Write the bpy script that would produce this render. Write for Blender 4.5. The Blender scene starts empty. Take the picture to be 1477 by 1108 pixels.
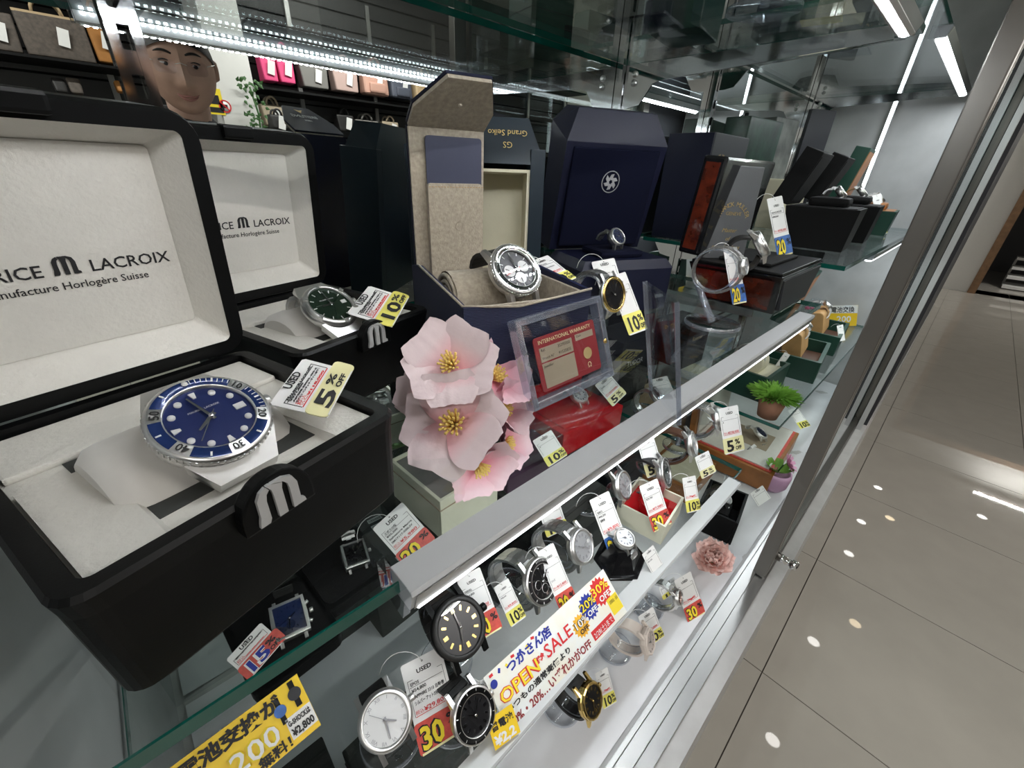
import bpy, bmesh, math, random
from mathutils import Vector, Matrix, Euler
random.seed(7)
C = bpy.context.scene.collection
SC = bpy.context.scene
PI = math.pi

# ---------------------------------------------------------------- camera, world, exposure
EYE = 1.30                      # lens height above the shop floor
FPX = 593.56
PITCH, ROLL, YAW = 0.48269, 0.039617, 0.800175
_f = Vector((math.cos(YAW)*math.cos(PITCH), math.sin(YAW)*math.cos(PITCH), -math.sin(PITCH)))
_r0 = Vector((math.sin(YAW), -math.cos(YAW), 0)); _u0 = _r0.cross(_f)
_r = math.cos(ROLL)*_r0 + math.sin(ROLL)*_u0
_u = -math.sin(ROLL)*_r0 + math.cos(ROLL)*_u0
cam = bpy.data.cameras.new('camera'); camo = bpy.data.objects.new('camera', cam); C.objects.link(camo)
cam.sensor_width = 36; cam.sensor_fit = 'HORIZONTAL'; cam.lens = FPX*36/1477
cam.clip_start = 0.005; cam.clip_end = 60
camo.matrix_world = Matrix(((_r.x, _u.x, -_f.x, 0), (_r.y, _u.y, -_f.y, 0), (_r.z, _u.z, -_f.z, EYE), (0, 0, 0, 1)))
SC.camera = camo
w = bpy.data.worlds.new('world'); SC.world = w; w.use_nodes = True
w.node_tree.nodes['Background'].inputs[0].default_value = (0.80, 0.90, 1.0, 1)
w.node_tree.nodes['Background'].inputs[1].default_value = 0.06
SC.view_settings.view_transform = 'Standard'; SC.view_settings.look = 'None'
SC.view_settings.exposure = -0.08; SC.view_settings.gamma = 1.0
SC.view_settings.use_curve_mapping = False

def area(name, loc, sx, sy, power, rot=(0, 0, 0), col=(1, 1, 1)):
    l = bpy.data.lights.new(name, 'AREA'); l.shape = 'RECTANGLE'; l.size = sx; l.size_y = sy
    l.energy = power; l.color = col
    o = bpy.data.objects.new(name, l); C.objects.link(o); o.location = loc; o.rotation_euler = rot
    return o

# heights (m): floor of the case, low shelf, middle shelf, top shelf; second bay shelves
ZF, ZL, ZM, ZT = 0.62, 0.845, 1.12, 1.470
ZU2, ZL2, ZT2 = 1.175, 0.855, 1.54
YM, YF = 0.52, 0.130            # mirror plane, shelf front edges
XA, XB = -0.12, 1.85            # left and right end panels of the case

def ray(x, y): return _f + _r*((x-738.5)/FPX) - _u*((y-554.0)/FPX)
def atz(x, y, z):
    d = ray(x, y); return Vector((0, 0, EYE)) + d*((z-EYE)/d.z)
def aty(x, y, Y):
    d = ray(x, y); return Vector((0, 0, EYE)) + d*(Y/d.y)
def atx(x, y, X):
    d = ray(x, y); return Vector((0, 0, EYE)) + d*(X/d.x)

# ---------------------------------------------------------------- materials
M = {}
def nd(nt, t, **kw):
    n = nt.nodes.new(t)
    for k, v in kw.items(): setattr(n, k, v)
    return n
def mat(name, col, rough=0.5, metal=0.0, noise=0, nscale=50, bump=0, bscale=200, spec=0.5, emit=None, es=1.0, coat=0, col2=None, sheen=0, trans=0, wave=None):
    m = bpy.data.materials.new(name); m.use_nodes = True; nt = m.node_tree
    b = nt.nodes['Principled BSDF']
    c4 = (*col, 1)
    b.inputs['Base Color'].default_value = c4; b.inputs['Roughness'].default_value = rough
    b.inputs['Metallic'].default_value = metal
    b.inputs['Specular IOR Level'].default_value = spec
    if coat: b.inputs['Coat Weight'].default_value = coat; b.inputs['Coat Roughness'].default_value = 0.04
    if sheen: b.inputs['Sheen Weight'].default_value = sheen
    if emit: b.inputs['Emission Color'].default_value = (*emit, 1); b.inputs['Emission Strength'].default_value = es
    tc = nd(nt, 'ShaderNodeTexCoord')
    if noise or col2:
        n = nd(nt, 'ShaderNodeTexNoise'); n.inputs['Scale'].default_value = nscale; n.inputs['Detail'].default_value = 4
        nt.links.new(tc.outputs['Object'], n.inputs['Vector'])
        r = nd(nt, 'ShaderNodeValToRGB')
        r.color_ramp.elements[0].position = 0.32; r.color_ramp.elements[1].position = 0.68
        a = col2 if col2 else tuple(c*(1-noise) for c in col)
        r.color_ramp.elements[0].color = (*a, 1); r.color_ramp.elements[1].color = c4
        nt.links.new(n.outputs['Fac'], r.inputs['Fac']); nt.links.new(r.outputs['Color'], b.inputs['Base Color'])
    if bump:
        if wave:
            n2 = nd(nt, 'ShaderNodeTexWave'); n2.inputs['Scale'].default_value = bscale; n2.bands_direction = wave
            n2.inputs['Distortion'].default_value = 0.6
        else:
            n2 = nd(nt, 'ShaderNodeTexNoise'); n2.inputs['Scale'].default_value = bscale; n2.inputs['Detail'].default_value = 3
        nt.links.new(tc.outputs['Object'], n2.inputs['Vector'])
        bp = nd(nt, 'ShaderNodeBump'); bp.inputs['Strength'].default_value = bump; bp.inputs['Distance'].default_value = 0.001
        nt.links.new(n2.outputs['Fac'], bp.inputs['Height']); nt.links.new(bp.outputs['Normal'], b.inputs['Normal'])
    M[name] = m; return m
def clear(name, tint=(1, 1, 1), ior=1.45, rough=0.0, boost=0.0, haze=0.0):
    # clear plate: lets light straight through and mirrors by the Fresnel law
    m = bpy.data.materials.new(name); m.use_nodes = True; nt = m.node_tree; nt.nodes.clear()
    o = nd(nt, 'ShaderNodeOutputMaterial'); mx = nd(nt, 'ShaderNodeMixShader')
    t = nd(nt, 'ShaderNodeBsdfTransparent'); t.inputs[0].default_value = (*tint, 1)
    g = nd(nt, 'ShaderNodeBsdfGlossy'); g.inputs['Roughness'].default_value = rough; g.inputs['Color'].default_value = (0.95, 0.98, 1, 1)
    lw = nd(nt, 'ShaderNodeLayerWeight'); lw.inputs['Blend'].default_value = 0.5     # Schlick's Fresnel, same from both sides
    pw = nd(nt, 'ShaderNodeMath', operation='POWER'); pw.inputs[1].default_value = 5.0
    f0 = ((ior-1)/(ior+1))**2 + boost
    ad = nd(nt, 'ShaderNodeMath', operation='MULTIPLY_ADD'); ad.inputs[1].default_value = 1-f0; ad.inputs[2].default_value = f0
    nt.links.new(lw.outputs['Facing'], pw.inputs[0]); nt.links.new(pw.outputs[0], ad.inputs[0]); nt.links.new(ad.outputs[0], mx.inputs[0])
    nt.links.new(t.outputs[0], mx.inputs[1]); nt.links.new(g.outputs[0], mx.inputs[2]); nt.links.new(mx.outputs[0], o.inputs[0])
    if haze:       # cut edges scatter a little light
        df = nd(nt, 'ShaderNodeBsdfDiffuse'); df.inputs[0].default_value = (.74, .79, .90, 1); m2 = nd(nt, 'ShaderNodeMixShader'); m2.inputs[0].default_value = haze
        nt.links.new(mx.outputs[0], m2.inputs[1]); nt.links.new(df.outputs[0], m2.inputs[2]); nt.links.new(m2.outputs[0], o.inputs[0])
    M[name] = m; return m
def glow(name, col, s):
    m = bpy.data.materials.new(name); m.use_nodes = True; nt = m.node_tree; nt.nodes.clear()
    o = nd(nt, 'ShaderNodeOutputMaterial'); e = nd(nt, 'ShaderNodeEmission')
    e.inputs[0].default_value = (*col, 1); e.inputs[1].default_value = s; nt.links.new(e.outputs[0], o.inputs[0])
    M[name] = m; return m

mat('black_satin', (0.0025, 0.0028, 0.003), 0.42, spec=0.2, bump=0.05, bscale=900)
mat('black_soft', (0.004, 0.004, 0.0045), 0.7, spec=0.25, bump=0.2, bscale=600)
mat('black_gloss', (0.006, 0.006, 0.007), 0.12, coat=0.5)
mat('white_leather', (0.70, 0.68, 0.63), 0.6, noise=0.04, nscale=90, bump=0.35, bscale=420)
mat('white_velvet', (0.72, 0.70, 0.66), 0.85, noise=0.05, nscale=70, sheen=0.3)
mat('steel', (0.78, 0.78, 0.77), 0.33, 1.0)
mat('steel_brushed', (0.55, 0.55, 0.54), 0.36, 1.0, noise=0.1, nscale=300)
mat('chrome', (0.75, 0.76, 0.77), 0.06, 1.0)
mat('gold', (0.78, 0.56, 0.20), 0.2, 1.0)
mat('rose_gold', (0.78, 0.52, 0.42), 0.22, 1.0)
mat('aluminium', (0.60, 0.61, 0.62), 0.30, 1.0, noise=0.06, nscale=120)
mat('aluminium_paint', (0.52, 0.53, 0.54), 0.38, 0.25)
mat('bronze_frame', (0.20, 0.19, 0.175), 0.32, 0.9)
mat('mirror', (0.80, 0.84, 0.83), 0.0, 1.0)
mat('marble_grey', (0.50, 0.51, 0.51), 0.42, noise=0.16, nscale=14, bump=0.05, bscale=60)
mat('plinth_grey', (0.50, 0.50, 0.495), 0.35, noise=0.12, nscale=30)
mat('satin_cloth', (0.70, 0.71, 0.74), 0.35, noise=0.05, nscale=30, sheen=0.4)
mat('tile', (0.44, 0.415, 0.37), 0.02, noise=0.06, nscale=8)
mat('grout', (0.10, 0.09, 0.08), 0.8)
mat('wall_white', (0.72, 0.72, 0.70), 0.7, noise=0.02)
mat('wall_beige', (0.55, 0.50, 0.42), 0.6, noise=0.03)
mat('ceiling_grey', (0.60, 0.59, 0.57), 0.8)
mat('aluminium_pale', (0.62, 0.64, 0.645), 0.35, 0.2)
mat('silver_paint', (0.55, 0.55, 0.55), 0.35, 0.3)
mat('track_metal', (0.33, 0.33, 0.325), 0.32, 0.9)
mat('bar_front', (0.30, 0.295, 0.28), 0.4, 0.7)
mat('dark_slat', (0.05, 0.05, 0.052), 0.5)
mat('wood_trim', (0.25, 0.14, 0.07), 0.5, noise=0.3, nscale=20)
mat('navy_paper', (0.006, 0.010, 0.045), 0.5, spec=0.35, bump=0.5, bscale=260, wave='Z')
mat('navy_flat', (0.0035, 0.005, 0.020), 0.5, spec=0.3)
mat('navy_velvet', (0.002, 0.003, 0.013), 0.9, spec=0.15)
mat('teal_navy', (0.006, 0.015, 0.024), 0.42, spec=0.4)
mat('navy_card', (0.055, 0.06, 0.095), 0.35)
mat('suede', (0.44, 0.38, 0.295), 0.95, noise=0.28, nscale=260, bump=0.5, bscale=500, sheen=0.2)
mat('cream', (0.66, 0.62, 0.47), 0.6, noise=0.04, nscale=60, bump=0.1, bscale=300)
mat('cream_box', (0.70, 0.70, 0.56), 0.4, noise=0.05, nscale=40)
mat('charcoal_cloth', (0.045, 0.048, 0.045), 0.8)
mat('ink', (0.012, 0.012, 0.014), 0.6)
mat('ink_red', (0.62, 0.02, 0.025), 0.6)
mat('ink_grey', (0.30, 0.30, 0.31), 0.6)
mat('ink_gold', (0.75, 0.55, 0.22), 0.35, 0.8)
mat('ink_white', (0.80, 0.80, 0.80), 0.6)
mat('ink_blue', (0.015, 0.03, 0.30), 0.6)
mat('ink_yellow', (0.85, 0.66, 0.03), 0.6)
mat('paper', (0.80, 0.80, 0.79), 0.65, noise=0.02)
mat('sticker_cream', (0.80, 0.76, 0.42), 0.5)
mat('sticker_yellow', (0.80, 0.74, 0.16), 0.5)
mat('sticker_red', (0.66, 0.09, 0.07), 0.5, noise=0.25, nscale=240)
mat('sticker_blue', (0.05, 0.16, 0.50), 0.5, noise=0.3, nscale=200)
mat('sticker_gold', (0.82, 0.42, 0.02), 0.5)
mat('sign_yellow', (0.85, 0.50, 0.015), 0.45, col2=(0.88, 0.62, 0.02), nscale=14)
mat('sign_cream', (0.82, 0.76, 0.60), 0.45, col2=(0.78, 0.84, 0.88), nscale=22)
mat('dial_blue', (0.010, 0.022, 0.115), 0.28, 0.3)
mat('dial_green', (0.006, 0.022, 0.010), 0.35, 0.3)
mat('dial_black', (0.008, 0.008, 0.009), 0.3)
mat('dial_white', (0.72, 0.72, 0.70), 0.5)
mat('dial_silver', (0.55, 0.56, 0.57), 0.35, 0.5)
mat('dial_navy', (0.01, 0.02, 0.06), 0.3, 0.3)
mat('bezel_blue', (0.010, 0.030, 0.135), 0.22, 0.2, coat=0.5)
mat('leather_black', (0.012, 0.012, 0.012), 0.5, bump=0.4, bscale=500)
mat('leather_brown', (0.09, 0.04, 0.022), 0.5, bump=0.4, bscale=500)
mat('leather_tan', (0.45, 0.26, 0.10), 0.6, noise=0.15, nscale=60)
mat('rubber_white', (0.70, 0.62, 0.56), 0.5)
mat('red_lacquer', (0.42, 0.008, 0.012), 0.12, coat=0.6)
mat('burl', (0.12, 0.020, 0.009), 0.10, col2=(0.04, 0.007, 0.004), nscale=55, coat=1.0)
mat('green_box', (0.008, 0.045, 0.030), 0.4)
mat('green_wave', (0.028, 0.070, 0.048), 0.35, col2=(0.010, 0.024, 0.018), nscale=26, bump=0.6, bscale=30)
mat('grey_wave', (0.17, 0.18, 0.165), 0.35, col2=(0.06, 0.068, 0.06), nscale=28, bump=0.6, bscale=30)
mat('book_grey', (0.085, 0.088, 0.092), 0.4, bump=0.2, bscale=700)
mat('box_grey', (0.032, 0.034, 0.040), 0.5, spec=0.35)
mat('wood_orange', (0.40, 0.16, 0.045), 0.35, noise=0.3, nscale=30)
mat('wine_card', (0.26, 0.025, 0.030), 0.4)
mat('gold_seal', (0.62, 0.48, 0.22), 0.4, 0.4)
mat('purple_box', (0.05, 0.018, 0.045), 0.3)
mat('leaf_green', (0.14, 0.34, 0.04), 0.5, col2=(0.26, 0.50, 0.08), nscale=60)
mat('stem_green', (0.03, 0.10, 0.02), 0.6)
mat('terracotta', (0.30, 0.145, 0.09), 0.75, noise=0.06)
mat('pot_pink', (0.62, 0.36, 0.55), 0.4)
mat('stamen', (0.85, 0.60, 0.16), 0.6)
mat('calyx', (0.42, 0.45, 0.10), 0.6)
mat('skin', (0.54, 0.34, 0.26), 0.5, noise=0.08, nscale=40)
mat('lip', (0.38, 0.17, 0.145), 0.5)
mat('hair', (0.008, 0.007, 0.007), 0.5, bump=0.4, bscale=300)
mat('eye_white', (0.70, 0.68, 0.66), 0.2)
mat('cloth_black', (0.010, 0.011, 0.014), 0.9)
mat('bag_dark', (0.06, 0.048, 0.04), 0.6, col2=(0.10, 0.08, 0.065), nscale=60)
mat('bag_orange', (0.36, 0.15, 0.03), 0.6, noise=0.1)
mat('bag_pink', (0.70, 0.06, 0.20), 0.6)
mat('bag_grey', (0.16, 0.155, 0.145), 0.6)
mat('bag_rose', (0.46, 0.33, 0.30), 0.6)
mat('bag_peach', (0.55, 0.32, 0.25), 0.6)
mat('bag_slate', (0.08, 0.09, 0.12), 0.6)
mat('bag_tan', (0.46, 0.34, 0.20), 0.6)
mat('bag_taupe', (0.34, 0.28, 0.20), 0.6)
mat('bag_black', (0.012, 0.011, 0.011), 0.45)
mat('bag_maroon', (0.12, 0.03, 0.035), 0.5)
mat('glass_edge', (0.004, 0.085, 0.065), 0.08, coat=0.5)
mat('glass_edge_pale', (0.20, 0.34, 0.31), 0.1, coat=0.5)
clear('glass', (0.955, 0.98, 0.97), 1.45)
clear('door_glass', (0.90, 0.95, 0.93), 1.5)
clear('acrylic', (0.955, 0.965, 0.975), 1.5, boost=0.02)
clear('acrylic_edge', (0.82, 0.85, 0.90), 1.6, boost=0.16, rough=0.08, haze=0.11)
clear('crystal', (0.97, 0.97, 0.985), 1.5)
glow('led', (0.93, 0.97, 1.0), 6.0)
glow('led_dot', (0.93, 0.97, 1.0), 150.0)
glow('led_row', (0.93, 0.97, 1.0), 18.0)
glow('lamp_white', (1.0, 0.97, 0.92), 14.0)
glow('lamp_warm', (1.0, 0.80, 0.52), 10.0)

# ---------------------------------------------------------------- mesh helpers
class MB:
    """collects polygons, then builds one mesh object"""
    def __init__(s): s.v = []; s.f = []; s.sm = []
    def add(s, vs, fs, mtx=None, smooth=False):
        n = len(s.v)
        s.v += [tuple(mtx @ Vector(v)) if mtx else tuple(v) for v in vs]
        s.f += [tuple(i+n for i in f) for f in fs]; s.sm += [smooth]*len(fs); return s
    def box(s, x0, x1, y0, y1, z0, z1, mtx=None):
        vs = [(x, y, z) for z in (z0, z1) for y in (y0, y1) for x in (x0, x1)]
        return s.add(vs, [(0, 2, 3, 1), (4, 5, 7, 6), (0, 1, 5, 4), (2, 6, 7, 3), (0, 4, 6, 2), (1, 3, 7, 5)], mtx)
    def hexa(s, bot, top, mtx=None):
        return s.add(list(bot)+list(top), [(3, 2, 1, 0), (4, 5, 6, 7), (0, 1, 5, 4), (1, 2, 6, 5), (2, 3, 7, 6), (3, 0, 4, 7)], mtx)
    def prism(s, poly, z0, z1, mtx=None, smooth=False):
        n = len(poly); vs = [(x, y, z0) for x, y in poly]+[(x, y, z1) for x, y in poly]
        n0 = len(s.v); s.add(vs, [tuple(range(n-1, -1, -1)), tuple(range(n, 2*n))], mtx)
        k = len(s.f)
        s.f += [tuple(i+n0 for i in (j, (j+1) % n, n+(j+1) % n, n+j)) for j in range(n)]; s.sm += [smooth]*n
        return s
    def lathe(s, prof, n=32, mtx=None, smooth=True, a0=0, a1=2*PI, sx=1, sy=1):
        full = abs(a1-a0-2*PI) < 1e-6; m = n if full else n+1; vs = []; fs = []
        for i in range(m):
            a = a0+(a1-a0)*i/n
            vs += [(r*math.cos(a)*sx, r*math.sin(a)*sy, z) for r, z in prof]
        k = len(prof)
        for i in range(n):
            j = (i+1) % m
            for q in range(k-1): fs.append((i*k+q, j*k+q, j*k+q+1, i*k+q+1))
        return s.add(vs, fs, mtx, smooth)
    def tube(s, pts, r, n=6, mtx=None, smooth=True, closed=False):
        pts = [Vector(p) for p in pts]; N = len(pts); vs = []; fs = []
        up = Vector((0, 0, 1)); prev = None
        for i, p in enumerate(pts):
            t = (pts[(i+1) % N]-pts[i-1]) if closed else (pts[min(i+1, N-1)]-pts[max(i-1, 0)])
            t.normalize()
            a = prev - t*prev.dot(t) if prev is not None else (up if abs(t.z) < .9 else Vector((1, 0, 0))).cross(t)
            a.normalize(); prev = a; b = t.cross(a); rr = r[i] if isinstance(r, (list, tuple)) else r
            vs += [p+a*(rr*math.cos(2*PI*k/n))+b*(rr*math.sin(2*PI*k/n)) for k in range(n)]
        for i in range(N if closed else N-1):
            j = (i+1) % N
            fs += [(i*n+k, i*n+(k+1) % n, j*n+(k+1) % n, j*n+k) for k in range(n)]
        if not closed: fs += [tuple(range(n-1, -1, -1)), tuple((N-1)*n+k for k in range(n))]
        return s.add(vs, fs, mtx, smooth)
    def grid(s, fn, nu, nv, mtx=None, smooth=True):
        vs = [fn(i/nu, j/nv) for i in range(nu+1) for j in range(nv+1)]
        fs = [(i*(nv+1)+j, (i+1)*(nv+1)+j, (i+1)*(nv+1)+j+1, i*(nv+1)+j+1) for i in range(nu) for j in range(nv)]
        return s.add(vs, fs, mtx, smooth)
    def mesh(s, name, m, bevel=0, seg=2, recalc=True):
        me = bpy.data.meshes.new(name); me.from_pydata(s.v, [], s.f)
        me.polygons.foreach_set('use_smooth', s.sm)
        if bevel or recalc:
            bm = bmesh.new(); bm.from_mesh(me)
            if bevel:
                bmesh.ops.remove_doubles(bm, verts=bm.verts, dist=1e-6)
                es = [e for e in bm.edges if len(e.link_faces) == 2 and e.calc_face_angle(0) > 0.35]
                bmesh.ops.bevel(bm, geom=es, offset=bevel, segments=seg, profile=0.6, affect='EDGES', clamp_overlap=True)
            if recalc: bmesh.ops.recalc_face_normals(bm, faces=bm.faces)
            bm.to_mesh(me); bm.free()
        me.materials.append(M[m] if isinstance(m, str) else m); return me
    def build(s, name, m, parent=None, bevel=0, seg=2, mtx=None, recalc=True):
        return link(name, s.mesh(name, m, bevel, seg, recalc), parent, mtx)
def link(name, me, parent=None, mtx=None):
    o = bpy.data.objects.new(name, me); C.objects.link(o)
    if parent is not None: o.parent = parent
    if mtx is not None: o.matrix_local = mtx
    return o
def tag(o, label, cat, group=None):
    o['label'] = label; o['category'] = cat
    if group: o['group'] = group
    return o
def thing(name, label, cat, loc=(0, 0, 0), rz=0, group=None, mtx=None):
    o = bpy.data.objects.new(name, None); C.objects.link(o); o.empty_display_size = 0.02
    if mtx is not None: o.matrix_world = mtx
    else: o.location = loc; o.rotation_euler = (0, 0, rz)
    return tag(o, label, cat, group)
def struct(o): o['kind'] = 'structure'; return o
def stuff(o): o['kind'] = 'stuff'; return o
def frame(loc, n, up=(0, 0, 1), roll=0):
    """matrix whose +Z is n and whose +Y leans towards up, rolled about n"""
    n = Vector(n).normalized(); up = Vector(up)
    x = up.cross(n)
    if x.length < 1e-4: x = Vector((1, 0, 0))
    x.normalize(); y = n.cross(x)
    m = Matrix(((x.x, y.x, n.x, 0), (x.y, y.y, n.y, 0), (x.z, y.z, n.z, 0), (0, 0, 0, 1)))
    return Matrix.Translation(Vector(loc)) @ m @ Matrix.Rotation(roll, 4, 'Z')
T = Matrix.Translation
def RX(a): return Matrix.Rotation(a, 4, 'X')
def RY(a): return Matrix.Rotation(a, 4, 'Y')
def RZ(a): return Matrix.Rotation(a, 4, 'Z')
def D(a): return math.radians(a)

_txt = {}
def text_mesh(body, size, m, bold=0.0, align='LEFT', shear=0.0):
    key = (body, size, m, bold, align, shear)
    if key in _txt: return _txt[key]
    cu = bpy.data.curves.new('lettering', 'FONT'); cu.body = body; cu.size = size; cu.resolution_u = 2
    cu.align_x = align; cu.offset = bold; cu.shear = shear
    o = bpy.data.objects.new('lettering', cu); me = bpy.data.meshes.new_from_object(o)
    bpy.data.objects.remove(o); bpy.data.curves.remove(cu)
    me.materials.clear(); me.materials.append(M[m]); _txt[key] = me; return me
def text(body, size, m, parent, x, y, z=0.0004, align='LEFT', bold=0.0, rot=0, fit=None, name='lettering', shear=0.0, sy=1.0, mtx=None):
    me = text_mesh(body, size, m, bold, align, shear)
    o = bpy.data.objects.new(name, me); C.objects.link(o); o.parent = parent
    sx = 1.0
    if fit:
        xs = [v.co.x for v in me.vertices]
        sx = fit/(max(xs)-min(xs)) if xs else 1
    base = mtx if mtx is not None else Matrix.Identity(4)
    o.matrix_local = base @ T((x, y, z)) @ RZ(rot) @ Matrix.Diagonal((sx, sy, 1, 1))
    return o
def multi_text(items, m, parent, name='print', mtx=None):
    """several lines of print joined into one flat mesh; items: (body, size, x, y, bold, fit)"""
    mb = MB()
    for body, size, x, y, bold, fit in items:
        me = text_mesh(body, size, m, bold); vs = [v.co for v in me.vertices]
        if not vs: continue
        sx = fit/(max(v.x for v in vs)-min(v.x for v in vs)) if fit else 1
        mb.add([(x+v.x*sx, y+v.y, 0.0004) for v in vs], [tuple(p.vertices) for p in me.polygons])
    return mb.build(name, m, parent, mtx=mtx, recalc=False)
def rrect(w, h, r, n=4, cx=0, cy=0):
    p = []
    for sx, sy, a0 in ((1, 1, 0), (-1, 1, 90), (-1, -1, 180), (1, -1, 270)):
        for k in range(n+1):
            a = D(a0+90*k/n); p.append((cx+sx*(w/2-r)+r*math.cos(a), cy+sy*(h/2-r)+r*math.sin(a)))
    return p
def copy_tree(o, parent=None):
    c = o.copy(); C.objects.link(c); c.parent = parent
    for ch in o.children: copy_tree(ch, c)
    return c
# ================================================================ the shop shell
fl = struct(MB().box(-4, 10, -3.4, 0.9, -0.05, -0.004).build('floor', 'grout'))
tile_me = MB().box(-.2985, .2985, -.2935, .2935, -0.01, 0).mesh('tile', 'tile')
for i in range(-6, 13):
    for j in range(0, 6):
        o = link('tile', tile_me, fl); o.location = (1.345+.6*i, -.039-.295-.59*j, 0)
for i in range(-6, 13):
    o = link('tile', tile_me, fl); o.location = (1.345+.6*i, -.039+.295, 0)
struct(MB().box(-4, 10, -3.4, .9, 2.70, 2.76).build('ceiling', 'ceiling_grey'))
struct(MB().box(-4, 9, .56, .62, 0, 2.7).build('wall_case', 'wall_white'))
struct(MB().box(-4.06, -4, -3.4, .9, 0, 2.7).build('wall_left', 'wall_white'))
struct(MB().box(-4, 10, -3.46, -3.4, 0, 2.7).build('wall_back', 'wall_white'))
# far end: white wall, brown door frame and the dark room behind it
wf = struct(MB().box(8.5, 8.56, -.22, .9, 0, 2.7).box(8.5, 8.56, -3.4, -2.2, 0, 2.7).box(8.5, 8.56, -2.2, -.22, 2.15, 2.7).build('wall_far', 'wall_white'))
struct(MB().box(8.46, 8.5, -.30, -.22, 0, 2.15).box(8.46, 8.5, -2.28, -2.2, 0, 2.15).box(8.46, 8.5, -2.28, -.22, 2.15, 2.23).build('trim_1', 'wood_trim'))
struct(MB().box(11.2, 11.26, -3.4, .9, 0, 2.7).box(8.56, 11.26, .06, .12, 0, 2.7).box(8.56, 11.26, -3.4, -3.34, 0, 2.7).box(8.56, 11.26, -3.4, .9, 2.3, 2.36).build('wall_room', 'dark_slat'))
struct(MB().box(8.5, 11.2, -3.4, 0, -.03, 0).build('floor_room', 'tile'))
ss = thing('step_rack', 'white stepped rack with bottles in the dark room beyond the brown door frame', 'rack', (9.5, atx(1456, 420, 9.5).y-.1, 0), 0)
ss.scale = (.62, .62, .62)
for k in range(4): MB().box(-.12*k, .3, -.34, .34, .62-.2*k, .68-.2*k).build('step', 'wall_white', ss)
for yy in (-.34, .30): MB().box(.24, .3, yy, yy+.04, 0, .62).build('frame', 'ceiling_grey', ss)
MB().lathe([(0, .68), (.04, .68), (.04, .84), (.014, .9), (.014, 1.0), (0, 1.0)], 12, T((.1, 0, 0))).build('bottle', 'leather_brown', ss)
MB().lathe([(0, .68), (.035, .68), (.035, .74), (0, .74)], 12, T((.1, .2, 0))).build('jar', 'black_satin', ss)
# white pillar between the racks, seen in the mirror, with two notices
pil = struct(MB().box(.79, 1.01, -2.9, -2.55, 0, 2.7).build('wall_pillar', 'wall_white'))

# ================================================================ the show case
cs = thing('display_case', 'long glass display case with grey end panels, mirror back and white plinth', 'showcase', (0, 0, 0))
MB().box(XA-.03, 3.8, .014, .56, 0, ZF-.012).build('plinth', 'plinth_grey', cs)
MB().box(XA-.03, 3.8, .012, .545, ZF-.012, ZF).build('case_floor', 'plinth_grey', cs)
MB().box(XA, XB, YM, YM+.012, ZF, 2.25).build('mirror', 'mirror', cs)
MB().box(XA-.03, XA, .075, YM+.02, ZF, 2.3).build('end_panel', 'marble_grey', cs)
MB().box(XB, XB+.03, .075, YM+.02, ZF, 2.3).build('end_panel', 'marble_grey', cs)
MB().box(XA-.03, XB+.03, .02, YM+.02, 2.25, 2.3).build('top_panel', 'plinth_grey', cs)
# sliding-door track: three ribs with two grooves, then the second bay's
for a, b, h in ((.034, .040, .008), (.052, .058, .008), (.070, .076, .008), (.034, .076, .002)):
    MB().box(XA, 3.7, a, b, ZF, ZF+h).build('track_rail' if h > .004 else 'track_bed', 'track_metal', cs)
# slotted chrome standards on the mirror
def standard(x, z0=ZF, z1=2.2):
    o = MB().box(-.011, -.004, -.012, 0, z0, z1).box(.004, .011, -.012, 0, z0, z1).box(-.004, .004, -.010, 0, z0, z0).build('standard', 'chrome', cs)
    o.location = (x, YM-.001, 0)
    mb = MB(); z = z0
    while z < z1-.03:
        mb.box(-.0045, .0045, -.011, -.002, z, z+.016); z += .032
    s = mb.build('slot_web', 'chrome', o); return o
for x in (.058, .735, 1.095, 1.80): standard(x)
# ---- sliding glass door, pushed to the right
dr = thing('sliding_door', 'framed sliding glass door of the display case, slid open to the right', 'door', (.725, .046, ZF))
MB().box(0, .030, -.010, .012, .004, 1.62).build('stile', 'bronze_frame', dr, .0015)
MB().box(.030, .036, -.007, .009, .004, 1.62).box(.042, .052, -.010, .012, .004, 1.62).build('stile_groove', 'bronze_frame', dr, .001)
MB().box(.052, .84, -.003, .003, .02, 1.60).build('pane', 'door_glass', dr)
MB().box(.052, .84, -.010, .012, .004, .022).build('bottom_rail', 'bronze_frame', dr)
MB().box(.84, .875, -.010, .012, .004, 1.62).build('stile', 'bronze_frame', dr)
kb = MB().lathe([(0, 0), (.008, 0), (.008, .018), (.0065, .020), (.0065, .026), (.0095, .027), (.0095, .036), (.008, .038), (0, .038)], 20, T((.03, -.008, .045)) @ RX(PI/2)).build('lock', 'chrome', dr)
# neighbouring bay: dark panel and its own door lines
nb = thing('corner_post', 'dark grey corner post of the neighbouring showcase on the white plinth', 'post', (1.58, .018, ZF))
MB().box(0, 1.9, -.004, .034, 0, 1.66).build('side_panel', 'box_grey', nb)
MB().box(-.022, 0, .004, .016, 0, 1.66).build('post', 'aluminium', nb)
MB().box(-.05, -.028, .004, .016, 0, 1.66).build('post', 'aluminium_paint', nb)

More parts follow.
